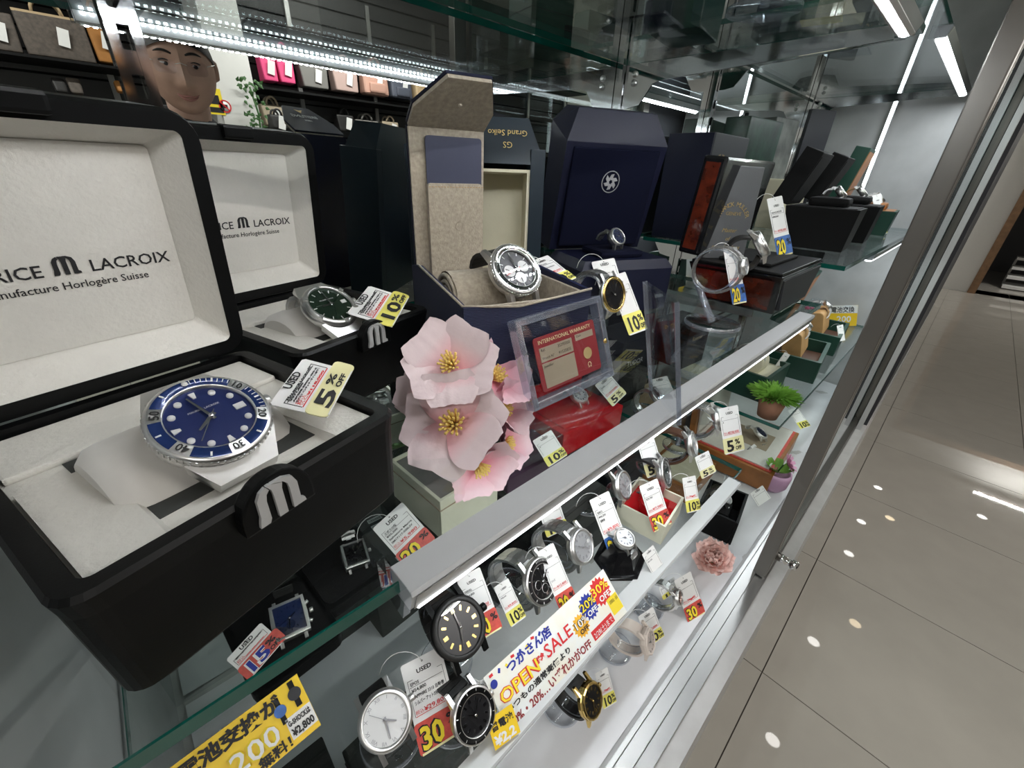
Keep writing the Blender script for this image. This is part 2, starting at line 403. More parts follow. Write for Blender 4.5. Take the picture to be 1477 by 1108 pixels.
# ---- glass shelves
def shelf(label, x0, x1, z, y0=YF, th=.008, y1=YM-.014):
    s = thing('glass_shelf', label, 'shelf', (x0, y0, z-th))
    w, d = x1-x0, y1-y0
    MB().box(0.0005, w-.0005, .0005, d, 0, th).build('pane', 'glass', s)
    MB().box(0, w, 0, .0012, .0003, th-.0003).build('front_edge', 'glass_edge', s)
    MB().box(0, .0012, .0012, d, .0003, th-.0003).build('side_edge', 'glass_edge', s)
    MB().box(w-.0012, w, .0012, d, .0003, th-.0003).build('side_edge', 'glass_edge', s)
    MB().box(.0012, w-.0012, d, d+.001, .0003, th-.0003).build('back_edge', 'glass_edge', s)
    return s
shelf('wide glass shelf above the boxes, lit along its front', XA+.004, .80, ZT)
shelf('middle glass shelf carrying the open watch boxes and flowers', XA+.004, .83, ZM)
shelf('low glass shelf with a white rail, under the row of priced watches', XA+.004, .70, ZL)
shelf('far glass shelf under the two black open boxes', .885, XB-.004, ZU2, y0=.126)
shelf('far low glass shelf holding the potted grass and green boxes', .885, XB-.004, ZL2, y0=.128)
shelf('far high glass shelf above the green marbled boxes', .885, XB-.004, ZT2, y0=.15)
# ---- chrome bracket arms
def bracket(x, z, label, y0=YF+.015):
    b = thing('shelf_bracket', label, 'bracket', (x, YM-.013, z-.0085))
    L = YM-.013-y0
    pr = [(0, 0), (-L, 0), (-L, -.014), (-.07, -.026), (-.055, -.030), (-.035, -.058), (-.012, -.062), (0, -.062)]
    MB().prism(pr, -.0015, .0015, Matrix(((0, 0, 1, 0), (1, 0, 0, 0), (0, 1, 0, 0), (0, 0, 0, 1)))).build('arm', 'chrome', b)
    for yy, zz in ((-.02, -.014), (-.02, -.026)):
        MB().lathe([(0, -.0035), (.005, -.0035), (.005, .0035), (0, .0035)], 12, T((0, yy, zz)) @ RY(PI/2)).build('bolt', 'steel', b)
    return b
bracket(.735, ZT, 'wide chrome bracket arm under the top glass shelf')
bracket(.058, ZT, 'chrome bracket arm under the top shelf beside the slotted upright above the nearest box', .30)
bracket(.735, ZM, 'chrome bracket arm under the middle shelf by the red burl box', .2)
bracket(.058, ZM, 'chrome bracket arm under the middle shelf below the nearest black box', .2)
bracket(1.095, ZU2, 'chrome bracket arm under the far shelf with the black boxes', .2)
bracket(1.095, ZT2, 'chrome bracket arm under the far high shelf above the green marbled box', .2)
bracket(1.80, ZT2, 'chrome bracket arm against the far grey end panel', .17)
# ---- LED light bars
def led_bar(label, x0, x1, ztop, y0, power, face='aluminium_paint', dots=False):
    b = thing('led_light_bar', label, 'light bar', (x0, y0, ztop)); w = x1-x0
    Q = Matrix(((0, 0, 1, 0), (1, 0, 0, 0), (0, 1, 0, 0), (0, 0, 0, 1)))
    MB().prism([(-.007, 0), (.012, 0), (.012, -.016), (-.004, -.016), (-.0085, -.002)], 0, w, Q).build('profile', face, b)
    MB().prism([(-.0088, -.0021), (-.0044, -.0161), (-.0050, -.0161), (-.0094, -.0021)], .002, w-.002, Q).build('front_plate', 'bar_front' if face == 'aluminium_paint' else 'aluminium_paint', b)
    MB().prism([(-.0050, -.0125), (-.0040, -.0162), (.009, -.0162), (.008, -.0195), (-.002, -.0195), (-.0058, -.0165)], .004, w-.004, Q).build('diffuser', 'paper' if dots else 'led', b)
    for x in (-.004, w): MB().prism([(-.009, .001), (.018, .001), (.018, -.017), (-.004, -.018)], x, x+.004, Q).build('end_cap', 'acrylic', b)
    if dots:
        mb = MB(); k = .008
        while k < w-.006: mb.box(k, k+.0042, .0005, .0048, -.0208, -.0194); k += .0088
        if power > 1:  # extra glowing row imitates the lower row's reflection in the glass
            k = .008
            while k < w-.006: mb.box(k, k+.0042, .0119, .0133, -.0052, -.0012); k += .0088
        stuff(mb.build('diode', 'led_dot' if power > 1 else 'led_row', b))
    if not dots:
        l = area('led_lamp', (w/2, .003, -.023), w-.02, .008, power, col=(.92, .97, 1.0)); l.parent = b
    return b
led_bar('bright LED bar under the top glass shelf, its upper row of dots added for the glass reflection', .055, .735, ZT-.0085, YF+.002, 1.9, dots=True).scale.z = .7
led_bar('aluminium LED bar along the middle shelf front', .055, .735, ZM+.003, YF-.004, 0.6)
led_bar('white LED rail along the low shelf front', XA+.02, .655, ZL+.003, YF-.006, .22, face='aluminium_pale', dots=True)
led_bar('LED bar under the far high glass shelf', 1.10, 1.78, ZT2-.009, .152, 1.8)
led_bar('LED bar under the far shelf with the black boxes', 1.20, 1.78, ZU2-.009, .135, .8)
vt = thing('led_tube', 'upright white LED tube on the far grey end panel', 'light tube', (XB-.012, .30, 1.28))
MB().box(-.004, .010, -.006, .006, 0, .42).build('channel', 'aluminium_paint', vt)
MB().box(-.008, -.004, -.004, .004, .004, .416).build('diffuser', 'led', vt)
# ================================================================ ceiling lamps
def downlight(x, y, warm, label):
    d = thing('downlight', label, 'ceiling light', (x, y, 2.7), group='round ceiling downlights')
    MB().lathe([(.052, 0), (.068, 0), (.068, -.008), (.052, -.010)], 24).build('trim_ring', 'wall_white', d)
    MB().lathe([(0, -.003), (.052, -.003)], 24).build('lens', 'lamp_warm' if warm else 'lamp_white', d)
    return d
def refl(px, py):      # ceiling point whose image in the polished floor lies at this pixel
    p = atz(px, py, 0); k = (EYE+2.7)/EYE; return p.x*k, p.y*k
DL = ['small white downlight mirrored farthest up the floor beside the case door', 'small white downlight mirrored second from the top beside the door',
      'small white downlight mirrored third from the top beside the door', 'lone white downlight mirrored near the right edge of the floor',
      'small white downlight mirrored between the two warm spots', 'brightest white downlight mirrored lowest on the floor',
      'warm downlight mirrored nearest the door lock', 'warm downlight mirrored in the tile right of the plinth']
for i, (px, py, wm) in enumerate(((1266, 704, 0), (1242, 753, 0), (1224, 799, 0), (1416, 746, 0), (1173, 926, 0), (1114, 1068, 0), (1283, 748, 1), (1233, 900, 1))):
    x, y = refl(px, py); downlight(x, y, wm, DL[i])
def tube_light(x, y, L, ang, label, power=40):
    d = thing('tube_light', label, 'ceiling light', (x, y, 2.66), ang, group='linear ceiling lights')
    MB().box(-L/2, L/2, -.02, .02, .012, .04).build('housing', 'wall_white', d, .004)
    MB().box(-L/2+.01, L/2-.01, -.011, .011, 0, .012).build('tube', 'lamp_white', d, .004)
    l = area('tube_lamp', (0, 0, -.004), L-.02, .018, power, col=(1.0, .97, .92)); l.parent = d
for (pa, pb), lab in ((((1401, 712), (1477, 741)), 'long ceiling tube whose streak lies lowest in the floor tiles'), (((1440, 666), (1477, 678)), 'ceiling tube making the middle streak in the floor tiles'), (((1447, 651), (1477, 661)), 'ceiling tube making the topmost streak in the floor tiles')):
    xa, ya = refl(*pa); xb, yb = refl(*pb)
    tube_light((xa+xb)/2, ya-.62, 1.24, PI/2, lab, 46)
tube_light(1.6, -2.0, 1.2, 0, 'ceiling tube hung before the bag racks', 40)
tube_light(-.6, -2.0, 1.2, 0, 'ceiling tube over the dark brown bags', 24)
tube_light(-1.9, -.9, 1.2, PI/2, 'ceiling tube at the left end of the aisle', 40)
# ================================================================ builders for the small goods
def ring_prism(mb, outer, inner, z0, z1, mtx=None):
    n = len(outer); vs = [(x, y, z) for z in (z0, z1) for p in (outer, inner) for x, y in p]
    f = []
    for j in range(n):
        k = (j+1) % n
        f += [(j, k, 2*n+k, 2*n+j), (n+k, n+j, 3*n+j, 3*n+k), (2*n+j, 2*n+k, 3*n+k, 3*n+j), (k, j, n+j, n+k)]
    return mb.add(vs, f, mtx)
def on_plane(px, py, P0, n):
    d = ray(px, py); o = Vector((0, 0, EYE)); n = Vector(n)
    return o + d*((Vector(P0)-o).dot(n)/d.dot(n))
def card_frame(TL, TR, BL, P0, n):
    """card whose three corners show at these pixels on the plane through P0 with normal n: matrix (origin = lower left), width, height"""
    a, b, c = (on_plane(*p, P0, n) for p in (TL, TR, BL))
    x = (b-a); wd = x.length; x.normalize(); nn = Vector(n).normalized(); y = nn.cross(x); hh = (a-c).dot(y)
    if hh < 0: y = -y; nn = -nn; hh = -hh
    o = a - y*hh
    return Matrix(((x.x, y.x, nn.x, o.x), (x.y, y.y, nn.y, o.y), (x.z, y.z, nn.z, o.z), (0, 0, 0, 1))), wd, hh
STK = {'30': ('sticker_red', '30', 'ink_yellow', '%'), '20': ('sticker_blue', '20', 'ink_yellow', '%'), '10': ('sticker_yellow', '10', 'ink', '%\nOFF'),
       '5': ('sticker_cream', '5', 'ink', '%\nOFF'), '15': ('sticker_red', '15', 'ink_blue', '%\nOFF'), '20r': ('sticker_red', '20', 'ink_yellow', '%')}
def price_tag(label, TL, TR, BL, P0, n, lines=('', '', '', ''), price='', off=None, group='price tags', overlap=0.0, sf=.34):
    m, w, h = card_frame(TL, TR, BL, P0, n)
    t = thing('price_tag', label, 'price tag', group=group, mtx=m)
    c = w*.12
    MB().prism([(0, 0), (w, 0), (w, h-c*.3), (w-c*.3, h), (c*.3, h), (0, h-c*.3)], -.0004, 0).build('card', 'paper', t)
    sh = h*sf if off else 0
    MB().lathe([(0, .0003), (w*.022, .0003)], 10, T((w*.5, h*.95, 0))).build('hole', 'ink', t)
    if h > 1.25*w:
        hp = Vector((w*.5, h*.95, 0))
        MB().tube(bez([hp+Vector((0, 0, .0006)), hp+Vector((-w*.15, w*.45, .003)), hp+Vector((-w*.75, w*.55, -.004)), hp+Vector((-w*.95, w*.05, -.012))], 8), .00035, 5).build('string', 'paper', t)
    z = .0002
    its = [('USED', w*.13, w*.32, h*.84, w*.004, w*.36)]
    b0 = h*.80; bot = sh+h*.06; step = (b0-bot-h*.10)/4.2
    for i, s in enumerate(lines):
        if s: its.append((s, min(w*.105, step*.72), w*.12, b0-step*(i+1)+h*.006, w*.002, min(w*.76, w*.050*len(s)*(1.5 if ord(s[0]) > 999 else 1))))
    multi_text(its, 'ink', t, 'print')
    lw = w*.008
    MB().box(w*.07, w*.07+lw, bot, b0, 0, z).box(w*.07, w*.20, b0-lw, b0, 0, z).box(w*.92, w*.92+lw, bot, b0, 0, z).box(w*.80, w*.92, b0-lw, b0, 0, z).box(w*.09, w*.90, b0-step*1.15, b0-step*1.15+lw, 0, z).build('ruled_line', 'ink', t)
    if price:
        multi_text([(price, min(w*.15, step*1.0), w*.30, bot+h*.012, w*.002, w*.56), ('税込', w*.10, w*.09, bot+h*.018, 0, None)], 'ink_red', t, 'price_print')
        MB().box(w*.08, w*.92, bot-lw*1.5, bot, 0, z).build('red_line', 'ink_red', t)
    if off:
        mt, num, ink, pc = STK[off]
        st = MB().prism(rrect(w*1.04+overlap, sh, w*.07, 3, w*.5+overlap/2, sh*.5-h*.01), .0001, .0006).build('sticker', mt, t)
        one = len(num) == 1
        text(num, sh*.98, 'ink' if off in ('5', '10') else ink, st, w*(.12 if one else .06), sh*.14-h*.01, .0010, fit=w*(.36 if one else .54), bold=sh*.03)
        if off not in ('5', '10'):
            text(num, sh*.98, 'ink' if off != '15' else 'ink_white', st, w*(.06), sh*.14-h*.01, .0008, fit=w*.56, bold=sh*.08, name='outline')
        for q, s in enumerate(pc.split('\n')):
            text(s, sh*(.44 if q == 0 else .32), 'ink', st, w*(.56 if one else .72), sh*(.52 if q == 0 else .16)-h*.01, .0012, fit=w*(.26 if q == 0 else .30), bold=sh*.012)
        MB().box(w*.03, w*.97, -h*.012, h*.012, .0007, .0009).build('strip', 'sticker_cream' if off in ('30', '20', '20r') else 'paper', st)
    return t
def string_loop(pts, parent_label, r=.0005, mt='paper', label='white string tying the tag to the watch'):
    pass

def bez(p, n=10):
    p = [Vector(q) for q in p]; out = []
    for i in range(n+1):
        t = i/n; q = list(p)
        while len(q) > 1: q = [a.lerp(b, t) for a, b in zip(q, q[1:])]
        out.append(q[0])
    return out

def watch(label, c, n, up=(0, 1, 0), R=.020, dial='dial_black', metal='steel', strap='steel', bezel='plain', bezel_mat=None, hand=(310, 40), markers='bar',
          marker_mat=None, loop=(.027, .030), sub=None, sub_mat='dial_white', date=False, links=False, shape='round', roll=0, group='wrist watches', sw=None, arc=(30, 330), logo=None, detail=True, oct=0, integ=False, name='wrist_watch', thick=.011, gap=None):
    """dial in local XY facing +Z, twelve o'clock at +Y; the strap runs as a loop below the case"""
    t = thing(name, label, 'watch', group=group, mtx=frame(c, n, up, roll))
    th = thick; marker_mat = marker_mat or 'chrome'; sw = sw or R*1.02
    ns = oct if oct else 40
    if shape == 'square':
        a = R*.86
        cs_ = MB().prism([(-a, -a*1.12), (a, -a*1.12), (a*1.06, 0), (a, a*1.12), (-a, a*1.12), (-a*1.06, 0)], -th*.6, th*.30)
    else:
        cs_ = MB().lathe([(0, -th*.65), (R*.86, -th*.65), (R*.99, -th*.35), (R, th*.05), (R*.95, th*.22), (R*.80, th*.22)], ns, smooth=not oct, mtx=RZ(PI/ns))
    for sy in (1, -1):
        if bezel == 'integrated' or integ:
            cs_.hexa([(-sw*.78, sy*R*.66, -th*.55), (sw*.78, sy*R*.66, -th*.55), (sw*.56, sy*R*1.26, -th*.70), (-sw*.56, sy*R*1.26, -th*.70)],
                     [(-sw*.84, sy*R*.66, th*.12), (sw*.84, sy*R*.66, th*.12), (sw*.56, sy*R*1.26, -th*.22), (-sw*.56, sy*R*1.26, -th*.22)])
        else:
            for sx in (1, -1):
                x0, x1 = sx*R*.50, sx*R*.68
                cs_.hexa([(x0, sy*R*.70, -th*.5), (x1, sy*R*.62, -th*.5), (x1, sy*R*1.22, -th*.75), (x0, sy*R*1.22, -th*.75)],
                         [(x0, sy*R*.70, th*.15), (x1, sy*R*.62, th*.15), (x1, sy*R*1.22, -th*.42), (x0, sy*R*1.22, -th*.42)])
    cs_.build('case', metal, t)
    bm_ = bezel_mat or metal; dz = th*.24; dr_ = R*.80
    if shape == 'square':
        a = R*.74; dr_ = a
        ring_prism(MB(), [(-a*1.1, -a*1.22), (a*1.1, -a*1.22), (a*1.1, a*1.22), (-a*1.1, a*1.22)], [(-a*.96, -a*1.08), (a*.96, -a*1.08), (a*.96, a*1.08), (-a*.96, a*1.08)], th*.25, th*.5).build('bezel', metal, t)
        MB().prism([(-a*.97, -a*1.09), (a*.97, -a*1.09), (a*.97, a*1.09), (-a*.97, a*1.09)], th*.28, th*.30).build('dial', dial, t); dz = th*.30
        MB().prism([(-a*.96, -a*1.08), (a*.96, -a*1.08), (a*.96, a*1.08), (-a*.96, a*1.08)], th*.46, th*.48).build('crystal', 'crystal', t)
    elif bezel in ('diver', 'tachy'):
        MB().lathe([(R*.99, th*.08), (R*1.03, th*.14), (R*1.03, th*.34), (R*.99, th*.42), (R*.95, th*.44)], 72).build('bezel_rim', metal, t)
        be = MB().lathe([(R*.97, th*.43), (R*.76, th*.50), (R*.74, th*.34)], 48).build('bezel_insert', bm_, t)
        # coin edge
        mb = MB()
        for k in range(60 if detail else 30):
            mb.box(R*1.02, R*1.045, -R*.018, R*.018, th*.14, th*.34, RZ(2*PI*k/(60 if detail else 30)))
        stuff(mb.build('coin_edge', metal, t))
        mb = MB()
        for k in range(60 if detail else 12):
            if k % 5 == 0 or k < 20: mb.box(R*.84, R*.93, -R*(.016 if k % 5 == 0 else .007), R*(.016 if k % 5 == 0 else .007), th*.475, th*.487, RZ(PI/2-2*PI*k/(60 if detail else 12)))
        stuff(mb.build('bezel_ticks', 'ink_white', be))
        dr_ = R*.76; dz = th*.30
        MB().lathe([(R*.76, th*.49), (R*.735, th*.49), (R*.735, th*.30)], 40).build('rehaut', metal, t)
        MB().lathe([(0, dz), (R*.76, dz)], 40).build('dial', dial, t)
        MB().lathe([(0, th*.475), (R*.745, th*.465)], 40).build('crystal', 'crystal', t)
    else:
        k = oct if oct else 44
        MB().lathe([(R*.97, th*.20), (R*.95, th*.36), (R*.86, th*.44), (R*.80, th*.42), (R*.79, th*.26)], k, smooth=not oct, mtx=RZ(PI/k)).build('bezel', bm_, t)
        if bezel == 'integrated':
            for q in range(6):
                MB().box(R*.80, R*.985, -R*.075, R*.075, th*.20, th*.47, RZ(PI/6+q*PI/3)).build('bezel_claw', metal, t)
        MB().lathe([(0, dz), (R*.80, dz)], 40).build('dial', dial, t)
        MB().lathe([(0, th*.42), (R*.79, th*.40)], 40).build('crystal', 'crystal', t)
    # markers
    hm = dr_*.80; mb = MB(); parts = []
    for k in range(12):
        a = PI/2-2*PI*k/12
        if date and k == 3: continue
        if markers == 'bar':
            w_ = dr_*(.045 if k % 3 else .075); q = MB().box(hm-dr_*.17, hm+dr_*.04, -w_, w_, dz, dz+.0005, RZ(a))
        elif markers == 'dot':
            if k % 3 == 0: q = MB().hexa([(hm-dr_*.10, -dr_*.035, dz), (hm+dr_*.08, -dr_*.075, dz), (hm+dr_*.08, dr_*.075, dz), (hm-dr_*.10, dr_*.035, dz)], [(hm-dr_*.10, -dr_*.035, dz+.0006), (hm+dr_*.08, -dr_*.075, dz+.0006), (hm+dr_*.08, dr_*.075, dz+.0006), (hm-dr_*.10, dr_*.035, dz+.0006)], RZ(a))
            else: q = MB().lathe([(0, dz+.0006), (dr_*.085, dz+.0006), (dr_*.085, dz)], 14, RZ(a) @ T((hm, 0, 0)))
        elif markers == 'thin':
            w_ = dr_*.018; q = MB().box(hm-dr_*.06, hm+dr_*.10, -w_, w_, dz, dz+.0004, RZ(a))
        else: continue
        parts.append(q)
    if links:
        for q in parts: q.build('hour_marker', marker_mat, t)
    elif parts:
        for q in parts: mb.add(q.v, q.f)
        stuff(mb.build('hour_markers', marker_mat, t))
    if markers == 'roman':
        its = []
        for k, s in enumerate(('XII', 'I', 'II', 'III', 'IIII', 'V', 'VI', 'VII', 'VIII', 'IX', 'X', 'XI')):
            a = PI/2-2*PI*k/12; text(s, dr_*.22, 'ink_grey', t, hm*math.cos(a), hm*math.sin(a)-0, dz+.0003, 'CENTER', rot=a-PI/2, name='numeral')
    for j, (sx_, sy_, sr) in enumerate(sub or []):
        s_ = MB().lathe([(0, dz+.0005), (dr_*sr, dz+.0005)], 24, T((dr_*sx_, dr_*sy_, 0))).build('subdial', sub_mat, t)
        MB().box(-dr_*.012, dr_*.012, 0, dr_*sr*.8, dz+.0006, dz+.0010, T((dr_*sx_, dr_*sy_, 0)) @ RZ(1.0+j*2)).build('small_hand', 'ink' if sub_mat != 'dial_black' else 'chrome', s_)
        if sub_mat == 'dial_black': MB().lathe([(dr_*sr, dz+.0004), (dr_*sr, dz+.0009), (dr_*sr*.9, dz+.0009)], 24, T((dr_*sx_, dr_*sy_, 0))).build('subdial_ring', 'steel', s_)
    if date:
        MB().box(dr_*.58, dr_*.84, -dr_*.09, dr_*.09, dz, dz+.0006).build('date_window', 'dial_white', t)
    hmx = 'chrome' if dial not in ('dial_white', 'dial_silver') else 'ink_grey'
    if metal == 'gold': hmx = 'gold'
    for nm, L, w_, dg in (('hour_hand', .50, .055, hand[0]), ('minute_hand', .76, .042, hand[1])):
        MB().hexa([(-dr_*w_, -dr_*.12, dz+.0010), (dr_*w_, -dr_*.12, dz+.0010), (dr_*w_*.5, dr_*L, dz+.0010), (-dr_*w_*.5, dr_*L, dz+.0010)],
                  [(-dr_*w_, -dr_*.12, dz+.0015), (dr_*w_, -dr_*.12, dz+.0015), (dr_*w_*.5, dr_*L, dz+.0015), (-dr_*w_*.5, dr_*L, dz+.0015)], RZ(-D(dg))).build(nm, hmx, t)
    MB().box(-dr_*.012, dr_*.012, -dr_*.2, dr_*.8, dz+.0016, dz+.0019, RZ(-D(hand[0]+hand[1]))).build('second_hand', 'ink_red' if sub and sub_mat == 'dial_white' else hmx, t)
    MB().lathe([(0, dz+.0022), (dr_*.06, dz+.0022), (dr_*.06, dz)], 12).build('hand_hub', hmx, t)
    MB().lathe([(0, 0), (R*.13, 0), (R*.14, R*.04), (R*.14, R*.17), (R*.10, R*.20), (0, R*.20)], 14, T((R*1.0, 0, -th*.12)) @ RY(PI/2)).build('crown', metal, t)
    if sub:
        for dg in (28, -28): MB().lathe([(0, 0), (R*.10, 0), (R*.10, R*.22), (0, R*.22)], 12, RZ(D(dg)) @ T((R*.96, 0, -th*.12)) @ RY(PI/2)).build('pusher', metal, t)
    if logo: text(logo, dr_*.085, 'ink_white' if dial != 'dial_white' else 'ink', t, 0, dr_*.30, dz+.0004, 'CENTER', name='dial_lettering')
    # strap / bracelet round an ellipse in the local YZ plane
    if strap:
        a_, b_ = loop; cz = -th*.4-b_*.92
        def pt(g): return Vector((0, a_*math.sin(g), cz+b_*math.cos(g)))
        g0, g1 = D(arc[0]), D(arc[1])
        if strap in ('steel', 'gold', 'two', 'steel_brushed', 'rose_gold', 'rubber_links'):
            Lt = sum((pt(g0+(g1-g0)*(k+1)/60)-pt(g0+(g1-g0)*k/60)).length for k in range(60))
            pitch = max(.0055, R*.30); N = max(4, int(Lt/pitch)); mtl = {'two': 'steel', 'rubber_links': 'leather_black'}.get(strap, strap)
            big = MB()
            for k in range(N):
                ga = g0+(g1-g0)*(k+.5)/N
                if gap and D(gap[0]) < ga < D(gap[1]): continue
                p = pt(ga); d_ = (pt(ga+.02)-pt(ga-.02)).normalized(); nn = Vector((0, d_.z, -d_.y))
                fr_ = Matrix(((1, 0, 0, p.x), (0, d_.y, nn.y, p.y), (0, d_.z, nn.z, p.z), (0, 0, 0, 1)))
                if nn.dot(p-Vector((0, 0, cz))) < 0: pass
                ww = sw*(.56-.10*min(1, abs(math.sin(ga/2))))
                L2 = Lt/N*.46; q = MB()
                if strap == 'rubber_links': q.box(-ww, ww, -L2, L2, -.0016, .0016, fr_)
                else:
                    q.box(-ww, -ww*.42, -L2, L2, -.0014, .0014, fr_).box(ww*.42, ww, -L2, L2, -.0014, .0014, fr_)
                    q.box(-ww*.40, ww*.40, -L2*1.0, L2*1.0, -.0016, .0018, fr_ @ T((0, Lt/N*.22, 0)))
                if links:
                    stuff(q.build('link', mtl, t))
                else: big.add(q.v, q.f)
            if not links: stuff(big.build('bracelet', mtl, t))
        else:
            def sf(u, v):
                g = g0+(g1-g0)*u; p = pt(g); ww = sw*(.56-.12*min(1, abs(math.sin(g/2))))
                return (ww*(2*v-1), p.y, p.z)
            mb = MB(); no = 34
            for th_ in (1.0, .88):
                def sf(u, v, k=th_):
                    g = g0+(g1-g0)*u; ww = sw*(.56-.12*min(1, abs(math.sin(g/2))))
                    return (ww*(2*v-1), a_*k*math.sin(g), cz+b_*k*math.cos(g))
                mb.grid(sf, no, 2)
            mb2 = MB()
            for v_ in (0, 1):
                def se(u, v, vv=v_):
                    g = g0+(g1-g0)*u; k = 1-.12*v; ww = sw*(.56-.12*min(1, abs(math.sin(g/2))))
                    return (ww*(2*vv-1), a_*k*math.sin(g), cz+b_*k*math.cos(g))
                mb.grid(se, no, 1)
            mb.build('strap', strap, t)
    return t

def stand(label, c, n, up, zb, loop=(.024, .027), bx=None, R=.020, group='clear acrylic watch stands', base_r=.027):
    """clear acrylic C-ring on a post and a round foot"""
    m = frame(c, n, up); cz = -.011*.4-loop[1]*1.06
    low = m @ Vector((0, -loop[0]*.55, cz-loop[1]*.8))
    b = Vector((low.x, low.y, zb)) if bx is None else Vector((bx[0], bx[1], zb))
    t = thing('watch_stand', label, 'stand', tuple(b), group=group)
    MB().lathe([(0, 0), (base_r, 0), (base_r, .003), (base_r*.96, .005), (0, .005)], 36).build('foot', 'acrylic', t)
    MB().lathe([(base_r*1.004, .0005), (base_r*1.004, .0035), (base_r*.95, .0052)], 36).build('foot_rim', 'acrylic_edge', t)
    inv = T(-b)
    MB().tube([(0, 0, .004), tuple((inv @ low)*.6+Vector((0, 0, .002))), tuple(inv @ low)], .0045, 10).build('post', 'acrylic_edge', t)
    a_, b_ = loop; mm = inv @ m; mb = MB()
    for kk in (1.0, .93):
        def sf(u, v, k=kk):
            g = D(200+300*u); return tuple(mm @ Vector((R*.34*(2*v-1), a_*k*math.sin(g), cz+b_*k*math.cos(g))))
        mb.grid(sf, 26, 1)
    mb.build('ring', 'acrylic', t)
    e = MB()
    for sx in (-1, 1):
        e.tube([tuple(mm @ Vector((R*.34*sx, a_*.97*math.sin(D(200+300*k/26)), cz+b_*.97*math.cos(D(200+300*k/26))))) for k in range(27)], .0007, 5)
    stuff(e.build('ring_edge', 'acrylic_edge', t))
    return t
def lean_strip(label, a, b, r=.0005, mt='ink_white'):
    pass
def easel(label, px_base, zs, w=.03, h=.03, n=(0, -.7, .7), group='clear acrylic tag holders'):
    P = atz(*px_base, zs); t = thing('tag_holder', label, 'stand', tuple(P), group=group)
    MB().box(-w/2, w/2, -.001, .001, 0, h, RX(D(-20))).build('plate', 'acrylic', t)
    MB().box(-w/2, w/2, -.014, 0, 0, .002).build('lip', 'acrylic', t)
    MB().box(-w/2, w/2, -.0155, -.014, 0, .008).build('front_lip', 'acrylic_edge', t)
    MB().box(-w/2, w/2, -.0012, .0012, h-.0012, h, RX(D(-20))).build('top_edge', 'acrylic_edge', t)
    return t
